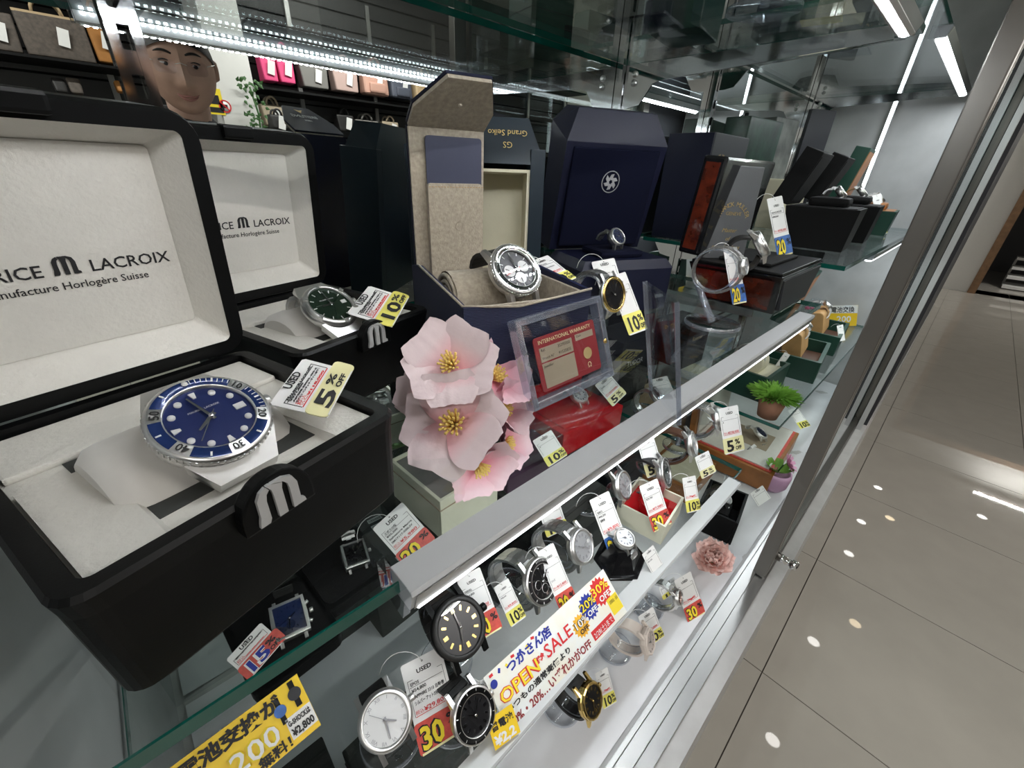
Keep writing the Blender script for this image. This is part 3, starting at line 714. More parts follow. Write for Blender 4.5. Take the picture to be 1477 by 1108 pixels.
# ================================================================ the two black boxes with white lining
def lacroix_box(label, fx, fy, ang, la, name='watch_box'):
    W, Dp, H = .1405, .149, .060
    t = thing(name, label, 'watch box', (fx, fy, ZM), D(ang), group='black watch boxes with white lining')
    out = rrect(W, Dp, .010, 5, W/2, Dp/2); bot = rrect(W-.006, Dp-.006, .009, 5, W/2, Dp/2)
    inn = rrect(W-.017, Dp-.015, .004, 5, W/2, Dp/2)
    mb = MB(); n = len(out)
    # outer body: slightly narrower foot, rounded shoulder
    rings = [[(x, y, 0) for x, y in rrect(W-.012, Dp-.012, .009, 5, W/2, Dp/2)], [(x, y, .004) for x, y in bot], [(x, y, .05) for x, y in rrect(W-.002, Dp-.002, .010, 5, W/2, Dp/2)], [(x, y, H-.002) for x, y in out], [(x, y, H) for x, y in rrect(W-.003, Dp-.003, .009, 5, W/2, Dp/2)], [(x, y, H) for x, y in inn], [(x, y, H-.016) for x, y in inn]]
    vs = [p for r in rings for p in r]; fs = [tuple(range(n-1, -1, -1))]
    for i in range(len(rings)-1):
        for j in range(n): k = (j+1) % n; fs.append((i*n+j, i*n+k, (i+1)*n+k, (i+1)*n+j))
    mb.add(vs, fs); mb.build('base', 'black_satin', t)
    li = MB().prism(rrect(W-.018, Dp-.016, .004, 3, W/2, Dp/2), .040, H-.007).build('lining', 'white_leather', t)
    # raised back ledge and ramp either side of the cushion well
    MB().box(.010, W-.010, Dp-.050, Dp-.010, H-.007, H-.0035).build('back_ledge', 'white_leather', li, .0012)
    MB().hexa([(.010, .010, H-.0075), (.036, .010, H-.0075), (.036, .085, H-.0075), (.010, .085, H-.0075)], [(.010, .010, H-.004), (.033, .010, H-.003), (.036, .085, H-.0055), (.010, .085, H-.0045)]).build('ramp', 'white_leather', li)
    MB().hexa([(W-.036, .010, H-.0075), (W-.010, .010, H-.0075), (W-.010, .085, H-.0075), (W-.036, .085, H-.0075)], [(W-.033, .010, H-.003), (W-.010, .010, H-.004), (W-.010, .085, H-.0045), (W-.036, .085, H-.0055)]).build('ramp', 'white_leather', li)
    MB().box(.028, W-.034, .026, .100, H-.0072, H-.0066).build('cushion_well', 'charcoal_cloth', li)
    # cushion: soft elliptical roll lying along x
    def cu(u, v):
        x = (u-.5)*.074 - .004; e = (1-abs(2*u-1)**7)**.5 if u not in (0, 1) else 0
        g = 2*PI*v; r = .74+.26*e
        return (W/2+x, .066+.031*r*math.cos(g), H-.011+.020*max(r*math.sin(g), -.3))
    cm = MB().grid(cu, 16, 22)
    cm.add([cu(0, v/22) for v in range(22)], [tuple(range(22))]); cm.add([cu(1, v/22) for v in range(22)], [tuple(range(21, -1, -1))])
    cm.build('cushion', 'white_velvet', t)
    # front tab with the emblem
    tb = MB().prism([(.0155*math.cos(a), .0165*math.sin(a)) for a in [PI*k/18 for k in range(19)]]+[(-.0155, -.006), (.0155, -.006)], 0, .007, T((W*.47, -.0035, H-.008)) @ RX(PI/2) @ T((0, 0, -.0055))).build('closing_tab', 'black_satin', t, .0012)
    # M emblem: three legs joined by arches
    def legs(mb, s, mt):
        for k, (x0, x1, hb) in enumerate(((-9, -6.2, 0), (-1.6, 1.2, 0), (5.2, 8.0, 0))):
            pass
        mb.prism([(-10.5*s, -9*s), (-6.5*s, -9*s), (-5.6*s, -7*s), (-5.6*s, 2*s), (-5.0*s, 5*s), (-3.6*s, 6.6*s), (-4.8*s, 8.6*s), (-7.4*s, 7.2*s), (-9.2*s, 4*s), (-9.4*s, -4*s), (-10.2*s, -7*s)], 0, mt[0], mt[1])
        mb.prism([(-2.4*s, -9*s), (1.4*s, -9*s), (1.4*s, 4*s), (2.0*s, 6.6*s), (-3.0*s, 8.8*s), (-4.4*s, 8.6*s), (-2.8*s, 6*s), (-2.4*s, 3*s)], 0, mt[0], mt[1])
        mb.prism([(4.2*s, -9*s), (10.0*s, -9*s), (9.6*s, -7*s), (8.0*s, -6*s), (8.0*s, 3*s), (6.4*s, 7*s), (2.6*s, 8.8*s), (-2.4*s, 8.8*s), (2.4*s, 6.8*s), (4.0*s, 4.6*s), (4.4*s, 2*s)], 0, mt[0], mt[1])
        return mb
    legs(MB(), .00098, (.0016, T((W*.47, -.0052, H-.0025)) @ RX(PI/2))).build('emblem', 'silver_paint', tb)
    # lid, hinged at the back and standing open
    lid = bpy.data.objects.new('lid', None); C.objects.link(lid); lid.parent = t
    lid.matrix_local = T((.001, Dp-.002, H)) @ RX(D(la)); lid.empty_display_size = .02
    LH = .142; LT = .040
    o2 = rrect(W+.002, LH, .016, 6, W/2, LH/2); i2 = rrect(W-.018, LH-.020, .004, 6, W/2, LH/2)
    Q = Matrix(((1, 0, 0, 0), (0, 0, 1, 0), (0, 1, 0, 0), (0, 0, 0, 1)))
    m2 = MB(); n2 = len(o2)
    rr = [[(x, 0, z) for x, z in i2], [(x, -.0, z) for x, z in rrect(W-.001, LH-.003, .014, 6, W/2, LH/2)], [(x, .003, z) for x, z in o2], [(x, LT-.008, z) for x, z in o2], [(x, LT, z) for x, z in rrect(W-.012, LH-.012, .012, 6, W/2, LH/2)]]
    vs = [p for r in rr for p in r]; fs = [tuple((len(rr)-1)*n2+j for j in range(n2))]
    for i in range(len(rr)-1):
        for j in range(n2): k = (j+1) % n2; fs.append((i*n2+j, i*n2+k, (i+1)*n2+k, (i+1)*n2+j))
    m2.add(vs, fs); shell = m2.build('lid_shell', 'black_satin', lid)
    i3 = rrect(W-.040, LH-.042, .003, 6, W/2, LH/2+.002)
    MB().add([(x, .0005, z) for x, z in i2]+[(x, .017, z) for x, z in i3], [(j, (j+1) % n2, n2+(j+1) % n2, n2+j) for j in range(n2)]).build('lid_border', 'white_leather', lid)
    pan = MB().prism([(x, z) for x, z in i3], .016, .018, Q).build('lid_panel', 'white_leather', lid)
    MB().box(W/2-.012, W/2+.012, -.004, .006, LH-.008, LH+.0015).build('lid_latch', 'black_satin', lid, .002)
    # lettering on the lid panel
    F = T((0, .0157, 0)) @ RX(PI/2)
    text('MAURICE', .0086, 'ink', pan, W*.475-.0055, .062, 0, 'RIGHT', bold=.0001, mtx=F)
    text('LACROIX', .0086, 'ink', pan, W*.475+.0125, .062, 0, bold=.0001, mtx=F)
    text('Manufacture Horlogère Suisse', .0054, 'ink', pan, W*.50, .0545, 0, 'CENTER', bold=.00004, mtx=F)
    legs(MB(), .00052, (.0003, F @ T((W*.475+.0035, .0667, 0)))).build('emblem', 'ink', pan)
    return t
A1 = 16.2
b1 = lacroix_box('large open black watch box with white lining, nearest the camera at left', -.044, .143, A1, 6)
b2 = lacroix_box('open black watch box with white lining, behind the nearest box', .073, .287, 17.0, 6)
def boxpt(fx, fy, ang, x, y, z):
    a = D(ang); return Vector((fx+x*math.cos(a)-y*math.sin(a), fy+x*math.sin(a)+y*math.cos(a), z))
def boxdir(ang, y, z):
    a = D(ang); return Vector((-y*math.sin(a), y*math.cos(a), z))
wn = boxdir(A1, -.50, .866); wu = boxdir(A1, .866, .50)
w1 = watch('steel diver watch with blue dial and blue bezel on a white cushion', atz(305, 609, ZM+.0755), wn, wu, R=.0224, integ=True, dial='dial_blue', bezel='diver', bezel_mat='bezel_blue',
      hand=(238, -14), markers='dot', marker_mat='dial_white', date=True, links=True, loop=(.032, .022), arc=(52, 308), gap=(120, 240), sw=.0225, logo='MAURICE LACROIX', name='diver_watch', thick=.012, group='watches on white cushions')
for k, s in ((10, '10'), (20, '20'), (30, '30'), (40, '40'), (50, '50')):
    a = PI/2-2*PI*k/60
    pl = MB().grid(lambda u, v: ((.0170+.0046*u)*math.cos(a+(v-.5)*.36), (.0170+.0046*u)*math.sin(a+(v-.5)*.36), .012*(.50-.07*u)+.0002), 2, 6).build('bezel_plate', 'steel', w1)
    text(s, .0046, 'ink', pl, .0174*math.cos(a), .0174*math.sin(a), .0062, 'CENTER', rot=a-PI/2, bold=.0001, name='numeral')
MB().lathe([(0, .0066), (.0012, .0064), (.0012, .006)], 12, T((0, .0194, 0))).build('bezel_pip', 'dial_white', w1)
w2 = watch('steel watch with dark green dial and baton markers on a white cushion', atz(476, 443, ZM+.0755), boxdir(17, -.58, .81), boxdir(17, .81, .58), R=.0215, dial='dial_green', bezel='integrated',
      hand=(268, 4), markers='thin', marker_mat='dial_white', date=True, links=True, loop=(.031, .022), arc=(52, 308), gap=(120, 240), sw=.0222, logo='MAURICE LACROIX', name='green_watch', group='watches on white cushions')
# price tags lying on the two boxes
price_tag('white price tag with cream 5% OFF sticker lying on the nearest black box', (388, 583), (437, 517), (452, 640), atz(470, 580, ZM+.069), (.12, -.30, .95),
          ('MAURICE LACROIX', '¥371,800', 'AI6058-SS002-430-2', 'アイコン ベンチュラーデイト/自動巻'), '¥118,000', '5', overlap=.004, sf=.42)
price_tag('white price tag with yellow 10% OFF sticker lying behind the green-dialled watch', (500, 452), (532, 412), (560, 482), atz(560, 440, ZM+.070), (.12, -.30, .95),
          ('MAURICE LACROIX', '¥331,100', 'AI6008-SS002-630-1', 'アイコン オートマティック'), '¥158,000', '10', overlap=.004, sf=.42)

# ================================================================ navy box with suede flap
BA = -15.0; BX, BY = .187, .250
bb = thing('watch_box', 'open navy textured watch box with tall beige suede flap', 'watch box', (BX, BY, ZM), D(BA))
W, Dp, H = .124, .140, .082
# four walls as one folded carton: front wall dips at both corners
MB().box(0, W, 0, Dp, 0, .004).build('bottom', 'navy_paper', bb)
QF = RX(PI/2)
MB().prism([(0, 0), (W, 0), (W, H+.004), (.052, H-.004), (.048, H-.004), (.020, H-.001), (0, H)], -.004, 0, T((0, 0, 0)) @ QF).build('front_wall', 'navy_paper', bb)
QS = Matrix(((0, 0, 1, 0), (1, 0, 0, 0), (0, 1, 0, 0), (0, 0, 0, 1)))
MB().prism([(0, 0), (Dp, 0), (Dp, H+.006), (Dp*.82, H+.010), (.004, H)], 0, .004, QS).build('side_wall', 'navy_paper', bb)
MB().prism([(0, 0), (Dp, 0), (Dp, H+.010), (.004, H+.004)], W-.004, W, QS).build('side_wall', 'navy_paper', bb)
MB().tube([(0, Dp*.82, H+.0105), (.001, .004, H+.0005), (.020, 0, H-.0005), (.048, 0, H-.0035), (.052, 0, H-.0035), (W, 0, H+.0045)], .0011, 6).build('edge_piping', 'suede', bb)
MB().box(.004, W-.004, .004, .0075, .03, H-.002).build('front_lining', 'suede', bb)
MB().box(W-.0075, W-.004, .0075, Dp-.004, .03, H+.001).build('side_lining', 'suede', bb)
MB().box(.004, W-.008, .0075, Dp-.004, .03, .045).build('tray', 'suede', bb)
# back wall rises into the flap, its tip folded forward
flp = bpy.data.objects.new('flap', None); C.objects.link(flp); flp.parent = bb; flp.matrix_local = T((.004, Dp-.003, 0)) @ RX(D(1)); flp.empty_display_size = .02
FW = .074; FH = .210
MB().box(0, FW, 0, .003, 0, FH).build('flap_lining', 'suede', flp)
MB().box(-.001, FW+.001, .003, .0055, 0, FH+.001).build('flap_back', 'navy_flat', flp)
tipm = T((0, 0, FH)) @ RX(D(58))
tip_poly = [(0, 0), (FW, 0), (FW, .024), (FW-.016, .060), (.020, .060), (0, .024)]
MB().prism(tip_poly, -.003, 0, tipm @ RX(PI/2)).build('flap_tip_lining', 'suede', flp)
tp = MB().prism([(x+(.001 if x > FW/2 else -.001), y+.0005) for x, y in tip_poly], -.0055, -.003, tipm @ RX(PI/2)).build('flap_tip_back', 'navy_flat', flp)
F = tipm @ T((FW/2, .0058, .038)) @ RX(PI/2) @ RY(PI)
text('BREITLING', .0085, 'ink_white', tp, 0, -.004, 0, 'CENTER', bold=.0001, mtx=F)
text('1884', .006, 'ink_white', tp, 0, -.013, 0, 'CENTER', mtx=F)
MB().prism([(0, -.003), (.0035, .002), (.006, .005), (0, .0035), (-.006, .005), (-.0035, .002)], 0, .0003, F @ T((0, .009, 0))).build('emblem', 'ink_gold', tp)
MB().lathe([(.0018, -.003), (.0018, -.0038), (0, -.004)], 12, tipm @ T((FW/2, 0, .036)) @ RX(PI/2) @ RX(PI)).build('snap', 'suede', flp)
# pocket stitched to the flap, with a card in it
pk = MB().prism(rrect(.056, .098, .003, 3, FW*.56, .116), -.0075, -.0005, Matrix(((1, 0, 0, 0), (0, 0, 1, 0), (0, 1, 0, 0), (0, 0, 0, 1)))).build('pocket', 'suede', flp)
mb = MB()
for k in range(19): mb.box(FW*.56-.027+k*.003, FW*.56-.0254+k*.003, -.0079, -.0075, .1616, .1622)
stuff(mb.build('stitching', 'leather_tan', pk))
MB().lathe([(.0045, 0), (.0041, .0004)], 20, T((FW*.6, -.0076, .126)) @ RX(PI/2)).build('embossed_ring', 'suede', pk)
text('B', .014, 'suede', pk, 0, 0, 0, 'CENTER', bold=.0003, mtx=T((FW*.6, -.0078, .117)) @ RX(PI/2))
MB().prism([(.009*math.cos(a), .012*math.sin(a)) for a in [PI*k/12 for k in range(13)]], 0, .0004, T((FW*.66, -.0076, .067)) @ RX(PI/2)).build('pocket_notch', 'navy_flat', pk)
cd = MB().prism(rrect(.056, .060, .003, 3, 0, 0), -.0022, 0, Matrix(((1, 0, 0, 0), (0, 0, 1, 0), (0, 1, 0, 0), (0, 0, 0, 1)))).build('warranty_card', 'navy_card')
cd.matrix_world = bb.matrix_world  # placed below with the flap
bpy.context.view_layer.update()
cd.matrix_world = bb.matrix_world @ T((.004+FW*.57, Dp-.0035-.0040, .174))
tag(cd, 'plain navy booklet tucked in the suede pocket of the flap', 'booklet')
# suede cushion roll and chronograph
def cu2(u, v):
    g = 2*PI*v; return (.014+.066*u, .074+.028*math.cos(g), .070+.024*math.sin(g))
cm = MB().grid(cu2, 8, 22); cr = cm.build('cushion', 'suede', bb)
for k, rr in enumerate((.86, .62, .40)):
    MB().tube([(.0135, .074+.028*rr*math.cos(D(20*j)), .070+.024*rr*math.sin(D(20*j))) for j in range(16)], .0022, 6).build('cushion_fold', 'suede', cr)
wc = aty(742, 392, .272); 
watch('steel chronograph with black dial and three white subdials on the suede cushion', wc, (-.10, -.74, .66), (-.05, .66, .75), R=.0245, dial='dial_black', bezel='tachy', bezel_mat='chrome', metal='steel', strap='rubber_links',
      hand=(262, -6), markers='thin', marker_mat='dial_white', sub=[(-.44, 0, .30), (.0, -.46, .30), (.44, .06, .30)], sub_mat='dial_white', loop=(.036, .028), arc=(46, 314), gap=(120, 240), sw=.023, links=True, name='chronograph', thick=.014, roll=D(0))
price_tag('price tag half hidden behind the suede-cushion chronograph', (762, 378), (790, 368), (815, 408), atz(800, 400, ZM+.075), (-.2, -.35, .92), ('BREITLING', '', 'AB0134101B1A1'), '¥748,000', '10')

# ================================================================ teal navy box with cream interior behind the flap
ga = -38.0
gb = thing('watch_box', 'tall dark teal box with cream interior standing open behind the suede flap', 'watch box', (.278, .468, ZM), D(ga))
W2, H2, T2 = .150, .226, .050
lidm = T((0, 0, .0)) @ RX(D(-4))
g = bpy.data.objects.new('lid', None); C.objects.link(g); g.parent = gb; g.matrix_local = lidm; g.empty_display_size = .02
bor = .016
MB().box(0, W2, 0, .005, 0, .0).build('blank', 'teal_navy', g) if False else None
MB().box(0, bor, -T2, 0, 0, H2-.03).build('left_side', 'teal_navy', g, .001)
MB().box(W2-bor, W2, -T2, 0, 0, H2-.03).build('right_side', 'teal_navy', g, .001)
MB().box(bor, W2-bor, -.006, 0, 0, H2-.03).build('back', 'teal_navy', g)
tpf = MB().hexa([(0, -T2, H2-.045), (W2, -T2, H2-.045), (W2, 0, H2-.03), (0, 0, H2-.03)], [(.018, -T2*.72, H2), (W2-.018, -T2*.72, H2), (W2-.018, 0, H2), (.018, 0, H2)]).build('bevelled_top', 'teal_navy', g)
MB().box(bor+.0005, W2-bor-.0005, -.009, -.006, .03, H2-.05).build('back_lining', 'cream', g)
MB().box(bor, bor+.003, -T2+.002, -.009, .03, H2-.05).build('side_lining', 'cream', g)
MB().box(W2-bor-.003, W2-bor, -T2+.002, -.009, .03, H2-.05).build('side_lining', 'cream', g)
MB().box(bor+.003, W2-bor-.003, -T2+.002, -.009, H2-.053, H2-.050).build('top_lining', 'cream', g)
MB().hexa([(bor, -T2-.006, .0), (W2-bor, -T2-.006, .0), (W2-bor, -.009, .0), (bor, -.009, .0)], [(bor, -T2-.002, .06), (W2-bor, -T2-.002, .06), (W2-bor, -.009, .075), (bor, -.009, .075)]).build('cream_cushion', 'cream', g, .006)
F = T((W2/2+.034, -T2*.86, H2-.0225)) @ RX(D(72)) @ RZ(PI)
text('Grand Seiko', .0085, 'ink_gold', tpf, 0, -.010, .002, 'CENTER', mtx=F)
text('GS', .009, 'ink_gold', tpf, 0, .002, .002, 'CENTER', mtx=F)
# ================================================================ more boxes and stands on the middle shelf
# ---- navy box with bevelled lid and round crest
nv = thing('watch_box', 'open navy box with a round silver crest under its angled lid', 'watch box', (.452, .340, ZM), D(-23))
NW, ND, NH = .150, .105, .060
ring_prism(MB(), rrect(NW, ND, .002, 1, NW/2, ND/2), rrect(NW-.024, ND-.024, .002, 1, NW/2, ND/2), 0, NH).build('base', 'navy_flat', nv)
MB().hexa([(0, 0, NH), (NW, 0, NH), (NW, ND, NH), (0, ND, NH)], [(.008, .008, NH+.012), (NW-.008, .008, NH+.012), (NW-.008, ND-.004, NH+.012), (.008, ND-.004, NH+.012)]).build('bevelled_rim', 'navy_flat', nv)
MB().box(.012, NW-.012, .012, ND-.012, .004, NH-.01).build('well', 'navy_velvet', nv)
MB().box(.040, NW-.040, .020, ND-.025, NH+.012, NH+.022).build('cushion', 'navy_velvet', nv, .006)
nl = bpy.data.objects.new('lid', None); C.objects.link(nl); nl.parent = nv; nl.matrix_local = T((0, ND-.004, NH+.012)) @ RX(D(10)); nl.empty_display_size = .02
LW, LHh, LTt = NW+.010, .176, .048
ls = MB().hexa([(-.003, 0, 0), (LW-.003, 0, 0), (LW-.003, LTt, 0), (-.003, LTt, 0)], [(-.003, -.006, LHh-.03), (LW-.003, -.006, LHh-.03), (LW-.003, LTt, LHh-.012), (-.003, LTt, LHh-.012)]).build('lid_shell', 'navy_flat', nl, .001)
MB().hexa([(-.003, -.006, LHh-.03), (LW-.003, -.006, LHh-.03), (LW-.003, LTt, LHh-.012), (-.003, LTt, LHh-.012)], [(.016, .012, LHh+.006), (LW-.022, .012, LHh+.006), (LW-.022, LTt, LHh+.006), (.016, LTt, LHh+.006)]).build('lid_bevel', 'navy_flat', nl)
pnl = MB().box(.008, LW-.014, -.008, -.001, .008, LHh-.036).build('lid_lining', 'navy_velvet', nl, .002)
F = T((LW*.46, -.0085, LHh*.56)) @ RX(PI/2)
MB().lathe([(.0145, 0), (.0145, .0004), (.0133, .0004), (.0133, 0)], 40, F).build('crest_ring', 'ink_grey', pnl)
for k in range(6): MB().prism([(.0015, .002), (.004, .0105), (-.001, .0095), (-.0035, .004)], 0, .0004, F @ RZ(PI*k/3)).build('crest_leaf', 'ink_grey', pnl)
wp = atz(862, 345, ZM+.098)
watch('small steel watch with black dial in the navy velvet box', Vector((.532, .346, ZM+.098)), (-.1, -.80, .60), (0, .6, .8), R=.0135, dial='dial_navy', strap='steel', loop=(.017, .016), arc=(46, 314), gap=(120, 240), hand=(300, 60), detail=False)
price_tag('white card with red signature-like print leaning by the gold-bezel watch', (853, 378), (886, 372), (866, 430), atz(880, 430, ZM+.03), (-.3, -.75, .55), ('', '', ''), '', None)
# ---- two-tone watch on a stand, with tag
c = aty(884, 425, .262)
watch('two-tone watch with gold bezel and black dial on a clear stand', c, (-.05, -.95, .30), (0, .3, .95), R=.0215, dial='dial_black', bezel_mat='gold', strap='two', loop=(.030, .030), hand=(300, 20), markers='thin', marker_mat='gold', arc=(36, 324), sw=.017, thick=.008)
stand('clear ring stand under the gold-bezel watch', c, (-.05, -.95, .30), (0, .3, .95), ZM, loop=(.027, .027))
price_tag('price tag with yellow 10% OFF sticker hanging below the gold-bezel watch', (876, 400), (902, 392), (890, 490), atz(896, 498, ZM), (-.35, -.75, .55), ('', '', ''), '', '10')
# ---- acrylic card holder with the wine-red certificate
P0 = atz(815, 572, ZM); nrm = (-.10, -.93, .34)
m, w_, h_ = card_frame((741, 468), (862, 431), (760, 592), P0, nrm)
ah = thing('card_holder', 'clear acrylic slab holding a wine-red international warranty card', 'card holder', mtx=m)
MB().box(0, w_, 0, h_, -.006, .004).build('slab', 'acrylic', ah)
for nm, a in (('left_edge', (-.002, .004, -.003, h_+.003)), ('right_edge', (w_-.006, w_, -.003, h_+.003)), ('bottom_edge', (0, w_, -.003, .004)), ('top_edge', (0, w_, h_-.003, h_+.003))):
    MB().box(a[0], a[1], a[2], a[3], -.0065, .0045).build(nm, 'acrylic_edge', ah, .001)
cw, ch = w_*.74, h_*.66
cd2 = MB().prism(rrect(cw, ch, .003, 3, w_*.52, h_*.44), -.0010, 0).build('certificate_card', 'wine_card', ah)
x0, y0 = w_*.52-cw/2, h_*.44-ch/2
text('INTERNATIONAL WARRANTY', ch*.10, 'sticker_cream', cd2, x0+cw*.06, y0+ch*.87, .0004, fit=cw*.86)
for nm, a in (('field', (.06, .58, .54, .80)), ('field', (.06, .58, .05, .51)), ('field', (.64, .95, .70, .82))):
    MB().box(x0+cw*a[0], x0+cw*a[1], y0+ch*a[2], y0+ch*a[3], 0, .0003).build(nm, 'bag_taupe', cd2)
multi_text([('Ref.', ch*.07, x0+cw*.08, y0+ch*.73, 0, None), ('35395000', ch*.08, x0+cw*.34, y0+ch*.71, 0, None), ('Watch N°', ch*.07, x0+cw*.08, y0+ch*.58, 0, None), ('91535835', ch*.08, x0+cw*.34, y0+ch*.58, 0, None), ('Jeweller:', ch*.07, x0+cw*.08, y0+ch*.43, 0, None), ('Date:', ch*.06, x0+cw*.66, y0+ch*.76, 0, None)], 'ink', cd2)
MB().lathe([(0, .0005), (ch*.115, .0005)], 24, T((x0+cw*.80, y0+ch*.40, 0))).build('seal', 'gold_seal', cd2)
text('Ω', ch*.14, 'sticker_cream', cd2, x0+cw*.80, y0+ch*.12, .0004, 'CENTER')
MB().lathe([(0, .0052), (.0022, .0050), (.0022, .0040)], 14, T((w_*.955, h_*.45, 0))).build('magnet', 'gold', ah)
# ---- clear wedge plate seen edge-on
c = atz(1000, 592, ZM)
pe = thing('acrylic_plate', 'thin clear acrylic sign plate standing edge-on by the shelf rail', 'sign plate', (c.x-.014, c.y+.020, ZM), D(52))
MB().box(-.030, .030, -.0015, .0015, 0, .105, RX(D(-14))).build('plate', 'acrylic', pe)
for sx in (-.030, .029): MB().box(sx, sx+.001, -.0018, .0018, 0, .105, RX(D(-14))).build('edge', 'acrylic_edge', pe)
MB().box(-.030, .030, -.03, .0, 0, .002).build('foot', 'acrylic', pe)
# ---- clear ring stand with slim rose watch
c = aty(1040, 400, .205)
n_ = (.10, -.95, .30)
watch('slim silver bracelet watch round a clear stand before the burl box', c+Vector((.012, -.020, .016)), n_, (0, .3, .95), R=.0115, dial='dial_silver', metal='steel', strap='steel_brushed', loop=(.029, .031), hand=(300, 60), arc=(18, 342), sw=.009, thick=.007, detail=False, markers='thin', marker_mat='ink_grey')
stand('tall clear ring stand before the red burl box', c+Vector((.012, -.020, .016)), n_, (0, .3, .95), ZM, loop=(.0275, .029), bx=(c.x, c.y-.004), base_r=.036)
price_tag('price tag with blue 20% sticker behind the slim silver watch', (1043, 358), (1063, 356), (1052, 440), atz(1060, 445, ZM+.02), (-.2, -.85, .45), ('', '¥', ''), '¥98,000', '20')
# ---- red burl box with open lid
fm = thing('watch_box', 'glossy red burl wood box with black frame, lid open', 'watch box', (.687, .158, ZM), 0)
bx_ = [(.006, .004, 0), (.150, .004, 0), (.150, .118, 0), (.006, .118, 0)]; tx_ = [(-.035, -.004, .062), (.170, -.004, .062), (.170, .130, .062), (-.035, .130, .062)]
MB().hexa(bx_, tx_).build('body', 'black_gloss', fm, .002)
MB().hexa([(-.0005, .012, .006), (.004, .012, .006), (.004, .112, .006), (-.0005, .112, .006)], [(-.0325, .006, .054), (-.028, .006, .054), (-.028, .121, .054), (-.0325, .121, .054)]).build('burl_panel', 'burl', fm)
MB().box(-.032, .167, -.001, .127, .062, .066).build('inner_rim', 'black_satin', fm, .0015)
MB().hexa([(.012, -.0012, .006), (.145, -.0012, .006), (.145, .004, .006), (.012, .004, .006)], [(-.026, -.0045, .056), (.162, -.0045, .056), (.162, 0, .056), (-.026, 0, .056)]).build('side_panel', 'box_grey', fm)
MB().box(.0, .13, .025, .10, .066, .071).build('cushion_tray', 'black_soft', fm, .002)
fl_ = bpy.data.objects.new('lid', None); C.objects.link(fl_); fl_.parent = fm; fl_.matrix_local = T((-.030, .120, .070)) @ RX(D(4)); fl_.empty_display_size = .02
MB().box(0, .200, 0, .034, 0, .135).build('lid_shell', 'black_gloss', fl_, .004)
MB().box(-.0008, .002, .007, .028, .008, .127).build('burl_panel', 'burl', fl_)
# booklet leaning against the lid
P0 = Vector((.70, .262, ZM+.072))
m, w_, h_ = card_frame((1040, 237), (1104, 241), (1022, 376), P0, (-.62, -.78, .10))
bk = thing('booklet', 'grey leather certificate folder with gold lettering leaning on the burl lid', 'folder', mtx=m)
MB().box(0, w_, 0, h_, -.006, 0).build('cover', 'book_grey', bk, .0015)
MB().box(-.004, .001, 0, h_, -.008, .0005).build('spine', 'black_satin', bk)
def arc_text(s, r, cx, cy, size, a0, a1, parent, mt='ink_gold', mtx=None, z=.0005):
    for i, ch_ in enumerate(s):
        a = a0+(a1-a0)*i/(len(s)-1)
        if ch_ != ' ': text(ch_, size, mt, parent, cx+r*math.cos(a), cy+r*math.sin(a), z, 'CENTER', rot=a-PI/2, mtx=mtx, name='letter')
arc_text('FRANCK MULLER', w_*.30, w_*.52, h_*.44, w_*.13, D(160), D(20), bk)
text('GENEVE', w_*.10, 'ink_gold', bk, w_*.52, h_*.50, .0005, 'CENTER')
for k, s in enumerate(('Master', 'of', 'complications')): text(s, w_*.12, 'ink_gold', bk, w_*.50, h_*(.32-.09*k), .0005, 'CENTER', shear=.3)
# watch on the burl box, with a black strap and tag
c = aty(1098, 352, .192)
watch('steel watch on black strap resting on the burl box', c, (.35, -.72, .60), (-.3, .4, .86), R=.019, dial='dial_silver', strap='leather_black', loop=(.024, .022), arc=(40, 320), hand=(300, 60), detail=False)
price_tag('tall price tag with blue 20% sticker on the burl box', (1106, 287), (1128, 282), (1118, 372), atz(1130, 368, ZM+.07), (-.35, -.80, .40), ('FRANCK MULLER', '¥980,000', '', ''), '¥598,000', '20')

# ================================================================ second bay, upper shelf: boxes near the mirror
fb = thing('gift_box', 'large closed black box with gold arched lettering by the mirror', 'box', (.900, .505, ZU2), D(-62))
FW_, FD_, FH_ = .20, .012, .205
# two faces meet at a corner towards the camera
fb.location = (.905, .405, ZU2); fb.rotation_euler = (0, 0, D(0))
MB().box(.004, .175, 0, .095, 0, .200).build('carton', 'box_grey', fb, .002)
MB().box(.0005, .004, .001, .094, .001, .199).build('dark_side', 'navy_flat', fb)
Fm = T((.050, -.0006, .135)) @ RX(PI/2)
arc_text('FRANCK MULLER', .034, 0, -.012, .0115, D(150), D(30), fb, mtx=Fm)
text('GENEVE', .009, 'ink_gold', fb, 0, .004, 0, 'CENTER', mtx=Fm)
gw = thing('gift_box', 'green marbled box standing against the mirror', 'box', (1.15, .440, ZU2), D(-6))
MB().box(0, .170, 0, .060, 0, .250).build('carton', 'green_wave', gw, .003)  # solid box added where a reflection shows in the mirror
g2 = thing('watch_box', 'grey marbled lid standing upright on a cream box', 'watch box', (1.36, .385, ZU2), D(-8))
MB().box(0, .130, .070, .110, .125, .270, RX(D(-1))).build('lid', 'grey_wave', g2, .003)
MB().box(0, .130, 0, .110, 0, .125).build('tray', 'cream', g2, .003)
g3 = thing('booklet', 'tall dark green folder standing at the far end of the mirror', 'folder', (1.535, .43, ZU2), D(-30))
MB().box(0, .085, 0, .012, 0, .300).build('cover', 'box_grey', g3, .001)
MB().lathe([(0, .0004), (.006, .0004)], 12, T((.065, -.0002, .10)) @ RX(PI/2)).build('crown_mark', 'ink_gold', g3)
pg = thing('sign_card', 'small black card with gold 5 beside the green folder', 'card', (1.72, .42, ZU2), D(-20))
MB().box(0, .06, 0, .002, .06, .115).build('card', 'black_satin', pg); MB().box(.025, .035, .002, .004, 0, .07).build('post', 'black_satin', pg)
